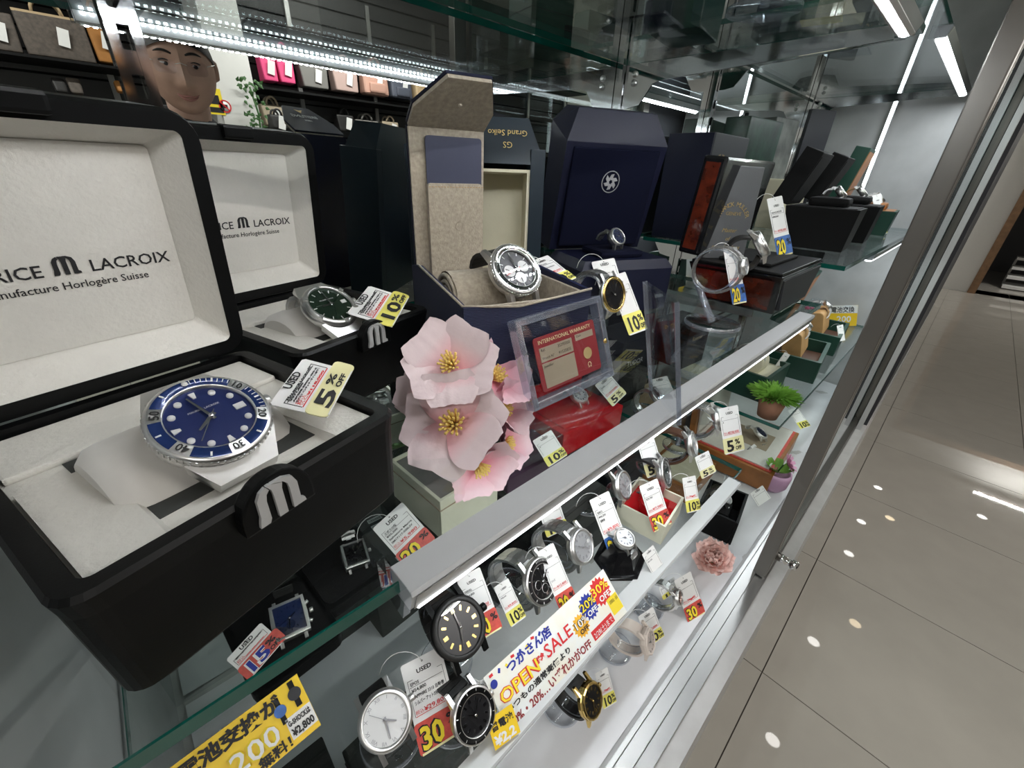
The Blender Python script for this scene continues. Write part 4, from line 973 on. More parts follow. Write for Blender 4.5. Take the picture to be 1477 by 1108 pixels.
text('5%', .04, 'ink_gold', pg, 0, 0, 0, 'CENTER', mtx=T((.03, -.0006, .072)) @ RX(PI/2))
# black open boxes
def black_box(label, fx, fy, rz, w, d, h, lh, la, lining='black_soft', body='black_soft', lid='black_soft', z=ZU2):
    t = thing('watch_box', label, 'watch box', (fx, fy, z), D(rz), group='open boxes on the far shelf')
    mb = MB(); mb.hexa([(.008, .006, 0), (w-.008, .006, 0), (w-.008, d-.018, 0), (.008, d-.018, 0)], [(0, 0, h), (w, 0, h), (w, d, h), (0, d, h)]); mb.build('base', body, t, .001)
    MB().box(.006, w-.006, .006, d-.006, h, h+.0012).build('lining', lining, t)
    MB().box(w*.25, w*.75, d*.2, d*.75, h+.001, h+.018).build('cushion', lining, t, .007)
    l = bpy.data.objects.new('lid', None); C.objects.link(l); l.parent = t; l.matrix_local = T((0, d-.002, h)) @ RX(D(la)); l.empty_display_size = .02
    MB().box(0, w, 0, .034, 0, lh).build('lid_shell', lid, l, .002)
    MB().box(.008, w-.008, -.0012, 0, .008, lh-.008).build('lid_lining', lining, l)
    return t
black_box('nearer black open box on the far shelf, lid leaning back', 1.045, .160, 4, .120, .125, .078, .100, 20)
black_box('farther black open box on the far shelf, lid leaning back', 1.255, .160, 4, .120, .125, .078, .100, 20)
gx = black_box('green box with orange wood lining at the far end of the far shelf', 1.50, .155, 4, .13, .13, .06, .145, 10, lining='wood_orange', body='green_box', lid='green_box')
watch('slim steel watch in the nearer black box on the far shelf', Vector((1.103, .212, ZU2+.106)), (.1, -.7, .7), (0, .7, .7), R=.014, dial='dial_silver', loop=(.018, .014), arc=(50, 310), gap=(110, 250), detail=False)
watch('steel watch with tan strap in the farther black box', Vector((1.313, .212, ZU2+.106)), (.1, -.7, .7), (0, .7, .7), R=.015, dial='dial_white', strap='leather_tan', loop=(.020, .015), arc=(50, 310), gap=(110, 250), detail=False)
watch('steel watch on the cushion of the green and orange box', Vector((1.56, .208, ZU2+.090)), (.1, -.7, .7), (0, .7, .7), R=.016, dial='dial_white', loop=(.020, .015), arc=(50, 310), gap=(110, 250), detail=False)
price_tag('price tag at the front edge of the far shelf beside the door', (1258, 282), (1271, 279), (1272, 338), atz(1272, 340, ZU2), (-.5, -.75, .4), ('', '', ''), '', '10')
# ================================================================ low shelf: row of watches on stands
def low(px, py, dz): return atz(px, py, ZL+dz)
NF, NU = (0, -.74, .67), (0, .67, .74)
def set_on(lab, px, py, dz, st=True, n=NF, up=NU, z=ZL, stlab=None, **kw):
    c = atz(px, py, z+dz); t = watch(lab, c, n, up, **kw)
    lp = kw.get('loop', (.027, .030))
    if st: stand(stlab, c, n, up, z, loop=(lp[0]*.9, lp[1]*.9), R=kw.get('R', .02))
    return c
set_on('steel dress watch with white roman dial on black leather strap', 556, 1038, .062, R=.0213, dial='dial_white', strap='leather_black', markers='roman', hand=(130, 190), n=(-.12, -.50, .86), up=(0, .86, .5), loop=(.026, .027), stlab='clear stand under the white-dialled dress watch', thick=.009, links=True)
price_tag('large price tag with red 30% sticker right of the white-dialled watch', (577, 962), (635, 932), (612, 1088), atz(640, 1075, ZL+.006), (-.15, -.72, .68), ('EPOS', '¥54,800', 'SAPPHIRE 3310 自動巻', 'シルバー アット/5気圧防水'), '¥29,800', '30')
set_on('big black watch with gold wedge markers on a black bracelet', 662, 905, .085, R=.0267, dial='dial_black', metal='black_satin', strap='rubber_links', marker_mat='gold', hand=(200, 0), n=(.02, -.66, .75), up=(0, .75, .66), loop=(.028, .028), stlab='tall clear cylinder stand under the big black watch', bezel_mat='leather_black', sw=.026)
price_tag('price tag with red 30% sticker behind the big black watch', (658, 836), (692, 818), (690, 925), atz(705, 915, ZL+.055), (-.2, -.70, .69), ('DIESEL', '¥34,800', '自動巻'), '¥12,800', '30')
price_tag('small price tag between the black watch and the chronograph', (712, 848), (733, 834), (736, 905), atz(735, 900, ZL+.03), (-.2, -.70, .69), ('', '¥28,600', ''), '¥9,800', '10')
set_on('steel chronograph with black tachymeter bezel on a clear stand', 779, 838, .048, R=.0245, dial='dial_black', bezel='tachy', bezel_mat='dial_black', sub=[(-.42, 0, .27), (.42, 0, .27), (0, -.44, .27)], sub_mat='dial_black', hand=(300, 60), n=(.15, -.80, .58), up=(0, .58, .8), loop=(.031, .036), stlab='clear stand under the black-bezel chronograph')
price_tag('price tag with red 30% sticker right of the black-bezel chronograph', (774, 797), (798, 783), (806, 898), atz(835, 890, ZL+.01), (-.2, -.72, .67), ('', '¥', '', 'メンズ'), '¥12,800', '30')
set_on('steel day-date watch with silver dial in front of a blue 20% tag', 838, 788, .052, R=.0218, dial='dial_silver', hand=(300, 130), n=(.15, -.80, .58), up=(0, .58, .8), loop=(.030, .035), date=True, marker_mat='ink_grey', stlab='clear stand under the silver day-date watch')
price_tag('price tag with blue 20% sticker behind the silver day-date watch', (850, 722), (878, 708), (872, 812), atz(885, 806, ZL+.01), (-.2, -.74, .64), ('SEIKO', '¥46,200', '自動巻'), '¥9,800', '20')
price_tag('leaning price tag with 10% OFF sticker behind the silver day-date watch', (776, 735), (806, 722), (788, 776), atz(795, 770, ZL+.02), (-.2, -.74, .64), ('', ''), '¥47,800', '10')
set_on('watch with grey sunburst dial on a black leather strap', 898, 700, .060, R=.0218, dial='dial_silver', strap='leather_black', n=(.2, -.84, .50), up=(0, .5, .86), loop=(.029, .035), hand=(310, 70), stlab='clear stand under the grey sunburst watch', marker_mat='ink_grey')
price_tag('hanging price tag with red 30% sticker beside the grey sunburst watch', (922, 702), (948, 690), (928, 775), atz(940, 772, ZL+.02), (-.3, -.78, .55), ('', '¥29,700', '', ''), '¥7,980', '30')
set_on('black diver watch on black rubber strap', 958, 682, .062, R=.0218, dial='dial_black', bezel='tachy', bezel_mat='dial_black', strap='leather_black', n=(.3, -.84, .45), up=(0, .45, .9), loop=(.030, .036), stlab='clear stand under the black rubber diver watch', detail=False)
price_tag('price tag with cream 5% sticker behind the black rubber diver watch', (918, 636), (942, 627), (932, 690), atz(940, 690, ZL+.05), (-.3, -.78, .55), ('',), '', '5')
set_on('steel chronograph with white dial on brown leather strap', 998, 640, .068, R=.0218, dial='dial_white', strap='leather_brown', sub=[(-.42, 0, .25), (.42, 0, .25), (0, -.42, .25)], sub_mat='dial_silver', n=(.3, -.84, .45), up=(0, .45, .9), loop=(.030, .036), stlab='clear stand under the brown-strap chronograph', detail=False)
price_tag('price tag with cream 5% sticker under the brown-strap chronograph', (1002, 660), (1022, 650), (1010, 692), atz(1015, 690, ZL+.03), (-.3, -.78, .55), ('',), '', '5')
set_on('steel bracelet chronograph with three dark subdials', 1036, 604, .078, R=.0223, dial='dial_white', sub=[(-.42, 0, .26), (.42, 0, .26), (0, -.42, .26)], sub_mat='dial_black', n=(.3, -.84, .45), up=(0, .45, .9), loop=(.031, .037), stlab='clear stand under the three-subdial steel chronograph', detail=False)
price_tag('tall price tag with cream 5% OFF sticker beside the steel three-subdial chronograph', (1036, 590), (1064, 584), (1044, 656), atz(1058, 656, ZL+.03), (-.35, -.80, .48), ('', '¥', ''), '¥538,000', '5')
set_on('small black diver watch low in the front row behind the big 30% tag', 682, 1030, .035, R=.0207, dial='dial_black', bezel='tachy', bezel_mat='black_satin', metal='steel', strap='rubber_links', n=(.1, -.74, .67), loop=(.024, .024), stlab='low clear stand under the small black diver watch', detail=False)
price_tag('small price tag with yellow 10% sticker beside the small black diver watch', (678, 990), (704, 976), (700, 1036), atz(715, 1030, ZL+.005), (-.15, -.72, .68), ('', ''), '¥34,800', '10')
# hexagonal black stand with steel watch
c = atz(905, 815, ZL)
hx = thing('watch_stand', 'black hexagonal pedestal under a small steel watch', 'stand', (c.x, c.y+.012, ZL), D(15))
MB().prism([(.040*math.cos(PI*k/3), .034*math.sin(PI*k/3)) for k in range(6)], 0, .004).build('foot', 'black_gloss', hx, .001)
mb = MB(); b6 = [(.034*math.cos(PI*k/3), .028*math.sin(PI*k/3), .004) for k in range(6)]; t6 = [(.018*math.cos(PI*k/3), .014*math.sin(PI*k/3), .030) for k in range(6)]
mb.add(b6+t6, [tuple(range(5, -1, -1)), tuple(range(6, 12))]+[(k, (k+1) % 6, 6+(k+1) % 6, 6+k) for k in range(6)]); mb.build('cone', 'black_gloss', hx)
watch('small steel watch with silver dial lying on the black hexagonal pedestal', Vector((c.x, c.y+.012, ZL+.038)), (0, -.3, .95), (0, .95, .3), R=.014, dial='dial_silver', loop=(.022, .010), arc=(60, 300), gap=(115, 245), detail=False, marker_mat='ink_grey')
price_tag('small bare price tag before the black hexagonal pedestal', (926, 800), (942, 786), (938, 830), atz(945, 822, ZL+.004), (-.2, -.74, .64), ('', '¥27,500', ''), '', None)
# red heart box in white carton
c = atz(968, 770, ZL)
hb = thing('gift_box', 'white carton with a glossy red heart-shaped box inside', 'box', (c.x-.03, c.y, ZL), D(8))
for a in ((0, .075, 0, .003), (0, .075, .067, .07), (0, .003, .003, .067), (.072, .075, .003, .067)): MB().box(a[0], a[1], a[2], a[3], 0, .034).build('carton_wall', 'cream_box', hb)
MB().box(.003, .072, .003, .067, 0, .020).build('red_tray', 'red_lacquer', hb)
hp = [(.022*.0625*16*math.sin(a)**3, .0225*.0625*(13*math.cos(a)-5*math.cos(2*a)-2*math.cos(3*a)-math.cos(4*a))) for a in [2*PI*k/40 for k in range(40)]]
MB().prism(hp, .020, .040, T((.036, .034, 0)) @ RZ(D(25))).build('heart', 'red_lacquer', hb, .006, 3)
price_tag('price tag with yellow 10% sticker on the red heart box', (984, 690), (1003, 686), (998, 738), atz(1005, 735, ZL+.035), (-.35, -.75, .5), ('', ''), '¥', '10')
# red box under the middle shelf with small chronograph
c = atz(850, 640, ZL)
rb = thing('watch_box', 'glossy red box holding a small steel chronograph under the shelf glass', 'watch box', (c.x-.075, c.y+.005, ZL), D(-3))
MB().box(0, .17, 0, .10, 0, .050).build('base', 'red_lacquer', rb, .002)
MB().box(.012, .158, .012, .088, .050, .054).build('tray', 'red_lacquer', rb, .001)
MB().box(.0, .17, .095, .108, .050, .135, RX(D(-3))).build('lid', 'red_lacquer', rb, .002)
watch('small steel chronograph with silver dial on the red box', Vector((c.x+.025, c.y+.055, ZL+.072)), (0, -.5, .86), (0, .86, .5), R=.0190, dial='dial_silver', strap='rubber_links', loop=(.024, .014), arc=(58, 302), gap=(115, 245), sub=[(-.42, 0, .25), (.42, 0, .25)], sub_mat='dial_white', detail=False)
price_tag('price tag with cream 5% OFF sticker leaning on the red box', (858, 556), (878, 538), (878, 592), atz(890, 590, ZL+.05), (-.2, -.65, .72), ('ROLEX', '¥', ''), '¥539,000', '5')
# black diver near the rail
set_on('steel diver watch with black bezel near the rail under the shelf glass', 948, 570, .045, R=.020, dial='dial_black', bezel='tachy', bezel_mat='dial_black', n=(.1, -.6, .8), up=(0, .8, .6), loop=(.027, .026), stlab='clear stand under the steel diver watch near the rail', detail=False)
price_tag('bare price tag beside the steel diver watch near the rail', (938, 548), (962, 542), (955, 576), atz(965, 572, ZL+.04), (-.2, -.65, .72), ('', '¥'), '', None)
# dark boxes at the back with silver lettering
for i, (px, py, w_, h_, s, ic, lab) in enumerate(((900, 560, .11, .15, 'TUDOR', 'ink_grey', 'tall black box with pale lettering at the back of the low shelf'), (985, 545, .11, .12, 'Roamer', 'ink_gold', 'black box with gold script lettering at the back of the low shelf'))):
    c = aty(px, py, .40); t = thing('gift_box', lab, 'box', (c.x-.03, .40, ZL), D(-4))
    MB().box(0, w_, 0, .09, 0, h_).build('carton', 'black_soft', t, .002)
    text(s, .016, ic, t, 0, 0, 0, 'CENTER', mtx=T((w_*.45, -.0006, h_*.62)) @ RX(PI/2))
# purple case with steel watch under the glass
c = atz(770, 690, ZL)
pb = thing('watch_box', 'low purple clear-lidded case holding a steel bracelet watch', 'watch box', (c.x-.06, c.y, ZL), D(-4))
MB().box(0, .125, 0, .085, 0, .030).build('base', 'purple_box', pb, .002)
MB().box(.004, .121, .004, .081, .030, .062).build('clear_cover', 'acrylic', pb)
watch('steel bracelet watch standing in the purple clear case', Vector((c.x, c.y+.045, ZL+.072)), (0, -.55, .83), (0, .83, .55), R=.018, dial='dial_black', loop=(.026, .012), arc=(58, 302), gap=(115, 245), detail=False)
price_tag('price tag with yellow 10% sticker on the purple case', (768, 636), (795, 620), (800, 668), atz(815, 665, ZL+.045), (-.2, -.62, .76), ('', '¥', ''), '', '10')
# cream box with cushion and bracelet watch, by the flowers
c0 = atz(638, 780, ZL); 
cb = thing('watch_box', 'cream lacquered box with grey cushion under the pink flowers', 'watch box', (c0.x, c0.y, ZL), D(3))
CW, CD, CH = .105, .120, .070
for nm, a in (('front_wall', (0, CW, 0, .005)), ('back_wall', (0, CW, CD-.005, CD)), ('side_wall', (0, .005, .005, CD-.005)), ('side_wall', (CW-.005, CW, .005, CD-.005))):
    MB().box(a[0], a[1], a[2], a[3], 0, CH).build(nm, 'cream_box', cb, .0008)
MB().box(-.0012, CW+.0012, -.0012, CD+.0012, CH-.016, CH-.0148).build('seam', 'bag_taupe', cb)
MB().box(.005, CW-.005, .005, CD-.005, 0, CH-.004).build('grey_cushion', 'bag_grey', cb)
watch('steel bracelet watch lying across the cream box', Vector((c0.x+.060, c0.y+.060, ZL+CH+.016)), (.2, -.3, .93), (0, .93, .3), R=.017, dial='dial_black', loop=(.032, .010), arc=(60, 300), gap=(115, 245), detail=False)
price_tag('price tag with red 20% sticker left of the cream box', (537, 763), (580, 724), (580, 826), atz(600, 810, ZL+.06), (-.15, -.66, .74), ('エポスの鑑', '¥35,200', 'Salvatore Marra', 'SM17117-SSBLSV'), '¥5,980', '20r')
eh = easel('clear acrylic holder left of the priced cream box tag', (560, 830), ZL, .03, .12)
# black trays with watches, left back
for (px, py, lab, z) in ((510, 815, 'black tray with a steel bracelet watch left of the cream box', .022), (432, 905, 'black tray with a blue square watch behind the shelf edge', .022)):
    c = atz(px, py, ZL); t = thing('watch_tray', lab, 'tray', (c.x-.015, c.y, ZL), D(4))
    MB().prism(rrect(.088, .105, .012, 4, 0, 0), 0, .016).build('tray', 'black_satin', t, .002)
    MB().prism(rrect(.074, .090, .010, 4, 0, 0), .016, .018).build('pad', 'black_soft', t)
c = atz(512, 800, ZL+.03); watch('steel bracelet watch with black dial lying in a black tray', c, (0, -.35, .93), (.2, .9, .35), R=.016, dial='dial_black', loop=(.036, .010), arc=(60, 300), gap=(115, 245), shape='square', detail=False)
c = atz(418, 893, ZL+.038); watch('square steel watch with blue dial in a black tray', c, (0, -.42, .90), (.15, .9, .42), R=.0185, dial='bezel_blue', shape='square', strap='rubber_links', loop=(.036, .012), arc=(60, 300), gap=(115, 245), hand=(60, 190), markers='thin', detail=False, sub=[(0, -.45, .3)], sub_mat='dial_navy')
price_tag('price tag with 15% OFF sticker beside the square blue watch', (326, 952), (376, 898), (350, 992), atz(372, 985, ZL+.02), (-.1, -.62, .78), ('VINICI-VINICI/メンズ/自動巻', 'ヒーヒーズ ファイブ'), '¥248,000', '15', overlap=.004, sf=.52)
# dark flat cartons with barcode labels below
for i, (px, py, lab) in enumerate(((470, 870, 'dark flat carton with barcode labels, nearer the shelf edge'), (575, 835, 'dark flat carton with barcode label, beside the LED bar end'))):
    c = atz(px, py, ZF+.08); t = thing('flat_carton', lab, 'box', (c.x, c.y, ZF), D(3))
    MB().box(-.05, .06, -.02, .10, 0, .08).build('carton', 'charcoal_cloth', t, .002)
    for k in range(2):
        lb = MB().box(0, .026, 0, .010, 0, .0005, T((.018, .012+.018*k, .0801))).build('barcode_label', 'paper', t)
        mb = MB(); x = .002
        for j in range(14):
            ww = random.choice((.0005, .001)); mb.box(x, x+ww, .003, .008, .0005, .0008, T((.018, .012+.018*k, .0801))); x += ww+random.choice((.0006, .001))
        stuff(mb.build('bars', 'ink', lb))
# dark cartons filling the back of the low shelf and the case floor
for i, (x, y, w_, d_, h_, z, lab) in enumerate(((.30, .41, .10, .09, .11, ZL, 'plain black carton behind the purple clear case'), 
        (.355, .25, .09, .05, .03, ZL, 'low black carton behind the silver day-date watch'), (.635, .40, .06, .09, .12, ZL, 'upright black carton at the right end of the low shelf'),
        (.27, .33, .12, .16, .13, ZF+.006, 'dark grey carton on the case floor under the cream box'),
        (.40, .30, .18, .18, .12, ZF+.006, 'dark grey carton on the case floor under the red box'), (.60, .32, .16, .16, .13, ZF+.006, 'dark grey carton on the case floor behind the black open box'),
        (-.10, .16, .11, .12, .14, ZF+.006, 'dark carton on the case floor under the yellow battery sign'), (.03, .17, .14, .10, .10, ZF+.006, 'dark carton on the case floor under the white-dialled watch'))):
    t = thing('carton', lab, 'box', (x, y, z), D((i*5) % 9-4))
    MB().box(0, w_, 0, d_, 0, h_).build('carton', ('black_soft', 'charcoal_cloth', 'box_grey')[i % 3], t, .002)
    MB().box(-.0006, w_+.0006, -.0006, d_+.0006, h_*.7, h_*.71).build('lid_seam', 'ink', t)
# ---- OPEN SALE sign lying against the front rail
P0 = atz(815, 960, ZL+.008); nrm = (-.05, -.66, .75)
m, w_, h_ = card_frame((697, 978), (870, 821), (744, 1053), P0, nrm)
sg = thing('sale_sign', 'colourful OPEN SALE sign with starbursts lying behind the white rail', 'sign', mtx=m)
MB().box(0, w_, 0, h_, -.0006, 0).build('card', 'sign_cream', sg)
def burst(cx, cy, r, mt, n=16, z=.0002):
    return MB().prism([(cx+r*(1 if k % 2 else .80)*math.cos(PI*k/n), cy+r*(1 if k % 2 else .80)*math.sin(PI*k/n)) for k in range(2*n)], 0, z).build('starburst', mt, sg)
def otext(s, size, x, y, mt, omt, fit, par, b=.03, shear=0):
    text(s, size, omt, par, x, y, .0006, fit=fit, bold=size*b*1.7, name='outline', shear=shear); text(s, size, mt, par, x, y, .0009, fit=fit*.99, bold=size*b*.35, shear=shear)
for cx, cy, r, mt, s in ((.655, .47, .22, 'sticker_gold', '10%'), (.765, .64, .26, 'ink_blue', '20%'), (.895, .70, .29, 'ink_red', '30%')):
    b_ = burst(w_*cx, h_*cy, h_*r, mt)
    otext(s, h_*r*.85, w_*cx-h_*r*.85, h_*cy-h_*r*.05, 'ink_yellow' if mt != 'sticker_gold' else 'paper', 'ink_red' if mt == 'ink_red' else 'ink', h_*r*1.7, b_)
    text('OFF', h_*r*.55, 'ink_white' if mt != 'sticker_gold' else 'ink', b_, w_*cx-h_*r*.45, h_*cy-h_*r*.62, .0008, fit=h_*r*1.1, bold=.0002)
text('つかさん店', h_*.20, 'ink_blue', sg, w_*.13, h_*.76, .0005, fit=w_*.33, bold=.0004)
otext('OPEN', h_*.30, w_*.03, h_*.43, 'ink_yellow', 'ink_red', w_*.27, sg)
text('記念', h_*.12, 'ink_red', sg, w_*.30, h_*.53, .0006, fit=w_*.06, bold=.0003)
otext('SALE', h_*.32, w_*.365, h_*.47, 'ink_red', 'paper', w_*.215, sg)
text('いつもの通常売価より', h_*.12, 'ink', sg, w_*.03, h_*.27, .0005, fit=w_*.48, bold=.0002)
multi_text([('10%・20%…いずれかがOFF', h_*.19, w_*.02, h_*.05, .0003, w_*.63)], 'wine_card', sg)
rd = MB().box(w_*.69, w_*.885, h_*.06, h_*.24, 0, .0004).build('date_band', 'ink_red', sg); text('2/28(土)まで', h_*.13, 'ink_white', rd, w_*.70, h_*.09, .0007, fit=w_*.175)
yb = MB().box(w_*.90, w_*.995, h_*.14, h_*.48, 0, .0004).build('note_band', 'ink_yellow', sg); text('店頭商品・全品', h_*.08, 'ink', yb, w_*.912, h_*.36, .0007, fit=w_*.075)
for k in range(9):
    MB().box(-.002, .002, -.0012, .0012, 0, .0003, T((w_*(.04+.05*k), h_*(.94-.03*(k % 3)), 0)) @ RZ(k)).build('confetti', ('ink_red', 'ink_blue', 'ink_yellow')[k % 3], sg)
MB().lathe([(0, .0005), (h_*.07, .0005)], 16, T((w_*.035, h_*.80, 0))).build('round_badge', 'ink_blue', sg)
# small yellow sign lower left of it
P0 = atz(735, 1062, ZL+.01)
m, w_, h_ = card_frame((702, 1040), (738, 1015), (716, 1082), P0, nrm)
s2 = thing('price_sign', 'small yellow battery price sign at the foot of the sale sign', 'sign', mtx=m)
MB().box(0, w_, 0, h_, -.0006, 0).build('card', 'sign_yellow', s2)
text('普電池', h_*.30, 'ink', s2, w_*.06, h_*.56, .0004, fit=w_*.85, bold=.0002); text('¥2,2', h_*.42, 'ink_white', s2, w_*.08, h_*.08, .0004, fit=w_*.82, bold=.0004)
# ---- yellow battery sign hung below the middle shelf edge
P0 = Vector((0, .148, ZM-.05)); nrm = (-.05, -.62, .78)
m, w_, h_ = card_frame((218, 1128), (428, 972), (268, 1210), P0, nrm)
s3 = thing('battery_sign', 'large yellow battery replacement sign under the middle shelf edge', 'sign', mtx=m)
MB().box(0, w_, 0, h_, -.0008, 0).build('card', 'sign_yellow', s3)
text('電池交換が', h_*.28, 'ink', s3, w_*.12, h_*.70, .0004, fit=w_*.70, bold=h_*.012)
otext('200', h_*.44, w_*.40, h_*.24, 'ink_white', 'ink_yellow', w_*.34, s3)
text('無料！', h_*.20, 'ink', s3, w_*.55, h_*.05, .0004, fit=w_*.24, bold=h_*.006)
wb = MB().box(w_*.80, w_*.998, h_*.10, h_*.46, 0, .0003).build('white_panel', 'paper', s3)
text('G-SHOCKは', h_*.12, 'ink', wb, w_*.81, h_*.32, .0006, fit=w_*.17, bold=h_*.004); text('¥2,800', h_*.17, 'ink', wb, w_*.815, h_*.14, .0006, fit=w_*.17, bold=h_*.006)
for cx, cy, r, mt in ((.80, .64, .10, 'sticker_blue'), (.93, .74, .11, 'box_grey')):
    pw = MB().box(w_*cx-h_*r*.42, w_*cx+h_*r*.42, h_*(cy-.23), h_*(cy+.23), 0, .0003).build('printed_strap', 'black_satin', s3)
    MB().lathe([(0, .0005), (h_*r, .0005)], 18, T((w_*cx, h_*cy, 0))).build('printed_watch', mt, pw)
# ================================================================ flowers on the middle shelf
def grad(name, base, tip, ln, rough=.6, pos=(0.1, .8), axis='Y'):
    m = mat(name, tip, rough, bump=.25, bscale=160); nt = m.node_tree; b = nt.nodes['Principled BSDF']
    tc = nd(nt, 'ShaderNodeTexCoord'); sp = nd(nt, 'ShaderNodeSeparateXYZ'); dv = nd(nt, 'ShaderNodeMath', operation='DIVIDE'); dv.inputs[1].default_value = ln
    r = nd(nt, 'ShaderNodeValToRGB'); r.color_ramp.elements[0].color = (*base, 1); r.color_ramp.elements[1].color = (*tip, 1)
    r.color_ramp.elements[0].position = pos[0]; r.color_ramp.elements[1].position = pos[1]
    nt.links.new(tc.outputs['Object'], sp.inputs[0]); nt.links.new(sp.outputs[axis], dv.inputs[0]); nt.links.new(dv.outputs[0], r.inputs[0]); nt.links.new(r.outputs[0], b.inputs['Base Color'])
    b.inputs['Subsurface Weight'].default_value = 0.0
    return m
grad('petal_pale', (0.78, 0.36, 0.42), (0.80, 0.66, 0.68), .034, pos=(.05, .60))
grad('petal_deep', (0.80, 0.24, 0.33), (0.82, 0.56, 0.61), .034)
grad('carnation', (0.78, 0.30, 0.22), (0.95, 0.70, 0.65), .030, pos=(.2, .75))
grad('daisy', (0.62, 0.10, 0.25), (0.80, 0.42, 0.62), .022)
def petal_mesh(name, L, Wd, mt, cup=.25, notch=.10, ruffle=0.0, curl=.2):
    def fn(u, v):
        s = v*2-1; y = L*u*(1-notch*(1-abs(s))**2*(u**3)); wdt = Wd*(.18+.82*math.sin(PI*min(u*.74+.05, 1))**.75)
        x = s*wdt/2
        z = cup*L*u*u*.9 - cup*wdt*.25*(1-s*s) + .0007*math.sin(s*13)*u + ruffle*math.sin(s*9+u*5)*u*u - curl*L*max(0, u-.65)**2*3
        return (x, y, z)
    return MB().grid(fn, 9, 10).mesh(name, mt, recalc=False)
PM = {m: petal_mesh('petal', .034, .040, m, cup=.20, notch=.05) for m in ('petal_pale', 'petal_deep')}
def blossom(parent, c, n, R, mt, roll=0, cup=0, npet=5):
    inv = parent.matrix_world.inverted()
    b = bpy.data.objects.new('blossom', None); C.objects.link(b); b.parent = parent; b.empty_display_size = .01
    b.matrix_local = inv @ frame(c, n, (0, 0, 1), roll)
    for k in range(npet):
        o = link('petal', PM[mt], b); s = R/.034*random.uniform(.93, 1.05)
        o.matrix_local = RZ(2*PI*k/npet+random.uniform(-.1, .1)) @ RX(D(cup+random.uniform(-8, 8))) @ Matrix.Scale(s, 4)
    mb = MB()
    for k in range(26):
        a = k*2.4; q = R*.26*math.sqrt(k/26)
        mb.tube([(q*.3*math.cos(a), q*.3*math.sin(a), 0), (q*math.cos(a), q*math.sin(a), R*.30)], [R*.012, R*.03], 5)
    stuff(mb.build('stamens', 'stamen', b))
    MB().lathe([(0, -R*.30), (R*.07, -R*.25), (R*.12, -.002), (0, 0)], 10).build('calyx', 'calyx', b)
    return b
sp = thing('flower_spray', 'spray of pale and deep pink artificial blossoms beside the nearest black box', 'flowers', tuple(atz(590, 660, ZM+.002)))
bpy.context.view_layer.update()
toC = lambda p: (Vector((0, 0, EYE))-Vector(p)).normalized()
FLS = [((655, 612), .205, (-.1, .15, .1), .038, 'petal_pale', .3, 10), ((652, 527), .222, (-.35, .1, .5), .033, 'petal_pale', .9, 16), ((712, 545), .238, (.75, -.05, .15), .034, 'petal_deep', .2, 26),
       ((728, 640), .222, (.9, -.2, -.2), .027, 'petal_deep', .5, 26), ((722, 590), .225, (.95, -.2, .0), .030, 'petal_deep', .7, 30), ((690, 670), .205, (.3, -.3, -.75), .030, 'petal_deep', .4, 22), ((745, 545), .262, (.8, .3, .6), .024, 'petal_pale', 1.1, 25), ((612, 570), .250, (-.8, .2, .0), .022, 'petal_pale', .2, 30)]
hub = aty(632, 612, .262)
for (px, Y, dn, R, mt, rl, cup) in FLS:
    p = aty(*px, Y); n = toC(p)+Vector(dn); blossom(sp, p, n, R, mt, rl, cup)
    q = sp.matrix_world.inverted()
    MB().tube([q @ x for x in bez([p-Vector(n).normalized()*R*.25, p-Vector(n).normalized()*R*.9, hub], 6)], .0013, 6).build('stalk', 'stem_green', sp)
for k in range(4):
    e = atz(556+4*k, 648-2*k, ZM+.002+.002*k)
    MB().tube([sp.matrix_world.inverted() @ x for x in bez([hub, hub.lerp(e, .4)+Vector((0, 0, -.01)), e], 6)], .0012, 6).build('stem', 'stem_green', sp)
# ================================================================ case floor
cl = MB().grid(lambda u, v: (XA+.01+(XB-XA-.02)*u, .082+(.43)*v, ZF+.0025+.0016*math.sin(u*95+3*math.sin(v*7))*(.3+.7*math.sin(u*11+v*3)**2)+.0014*math.sin(u*40+v*22)), 260, 24).build('display_cloth', 'satin_cloth')
tag(cl, 'pale silver satin cloth spread over the floor of the case', 'cloth')
ZC = ZF+.006
set_on('gold-bezel watch with black dial on black rubber strap on the case floor', 852, 1010, .060, R=.0225, dial='dial_black', metal='gold', strap='leather_black', marker_mat='gold', n=(.15, -.80, .58), up=(0, .58, .8), z=ZC, loop=(.028, .030), oct=16, stlab='clear stand under the gold-bezel octagonal watch', hand=(330, 200))
price_tag('price tag with yellow 10% OFF sticker behind the gold octagonal watch', (858, 972), (876, 962), (872, 1022), atz(890, 1018, ZC), (-.2, -.74, .64), ('', ''), '¥', '10')
set_on('pale pink resin sports watch on the case floor', 935, 925, .055, R=.0195, dial='rubber_white', metal='rubber_white', strap='rubber_white', n=(.25, -.85, .45), up=(0, .45, .9), z=ZC, loop=(.026, .030), oct=8, markers='thin', marker_mat='ink', hand=(300, 40), stlab='clear stand under the pale pink sports watch')
price_tag('price tag with yellow sticker behind the pale pink sports watch', (920, 890), (942, 875), (934, 935), atz(948, 930, ZC), (-.2, -.74, .64), ('', ''), '¥12,800', '10')
set_on('small silver bracelet watch with rose dial on the case floor', 978, 862, .055, R=.0135, dial='rose_gold', metal='steel', strap='steel', n=(.25, -.85, .45), up=(0, .45, .9), z=ZC, loop=(.026, .028), sw=.014, stlab='clear stand under the small silver bracelet watch', markers='none', detail=False)
price_tag('price tag with red 30% sticker beside the small silver bracelet watch', (972, 838), (996, 824), (990, 900), atz(1005, 888, ZC), (-.25, -.74, .62), ('', '¥', ''), '¥', '30')
price_tag('yellow 10% tag propped under the white rail', (950, 848), (972, 832), (954, 868), atz(958, 866, ZC+.02), (-.2, -.74, .64), (), '', '10')
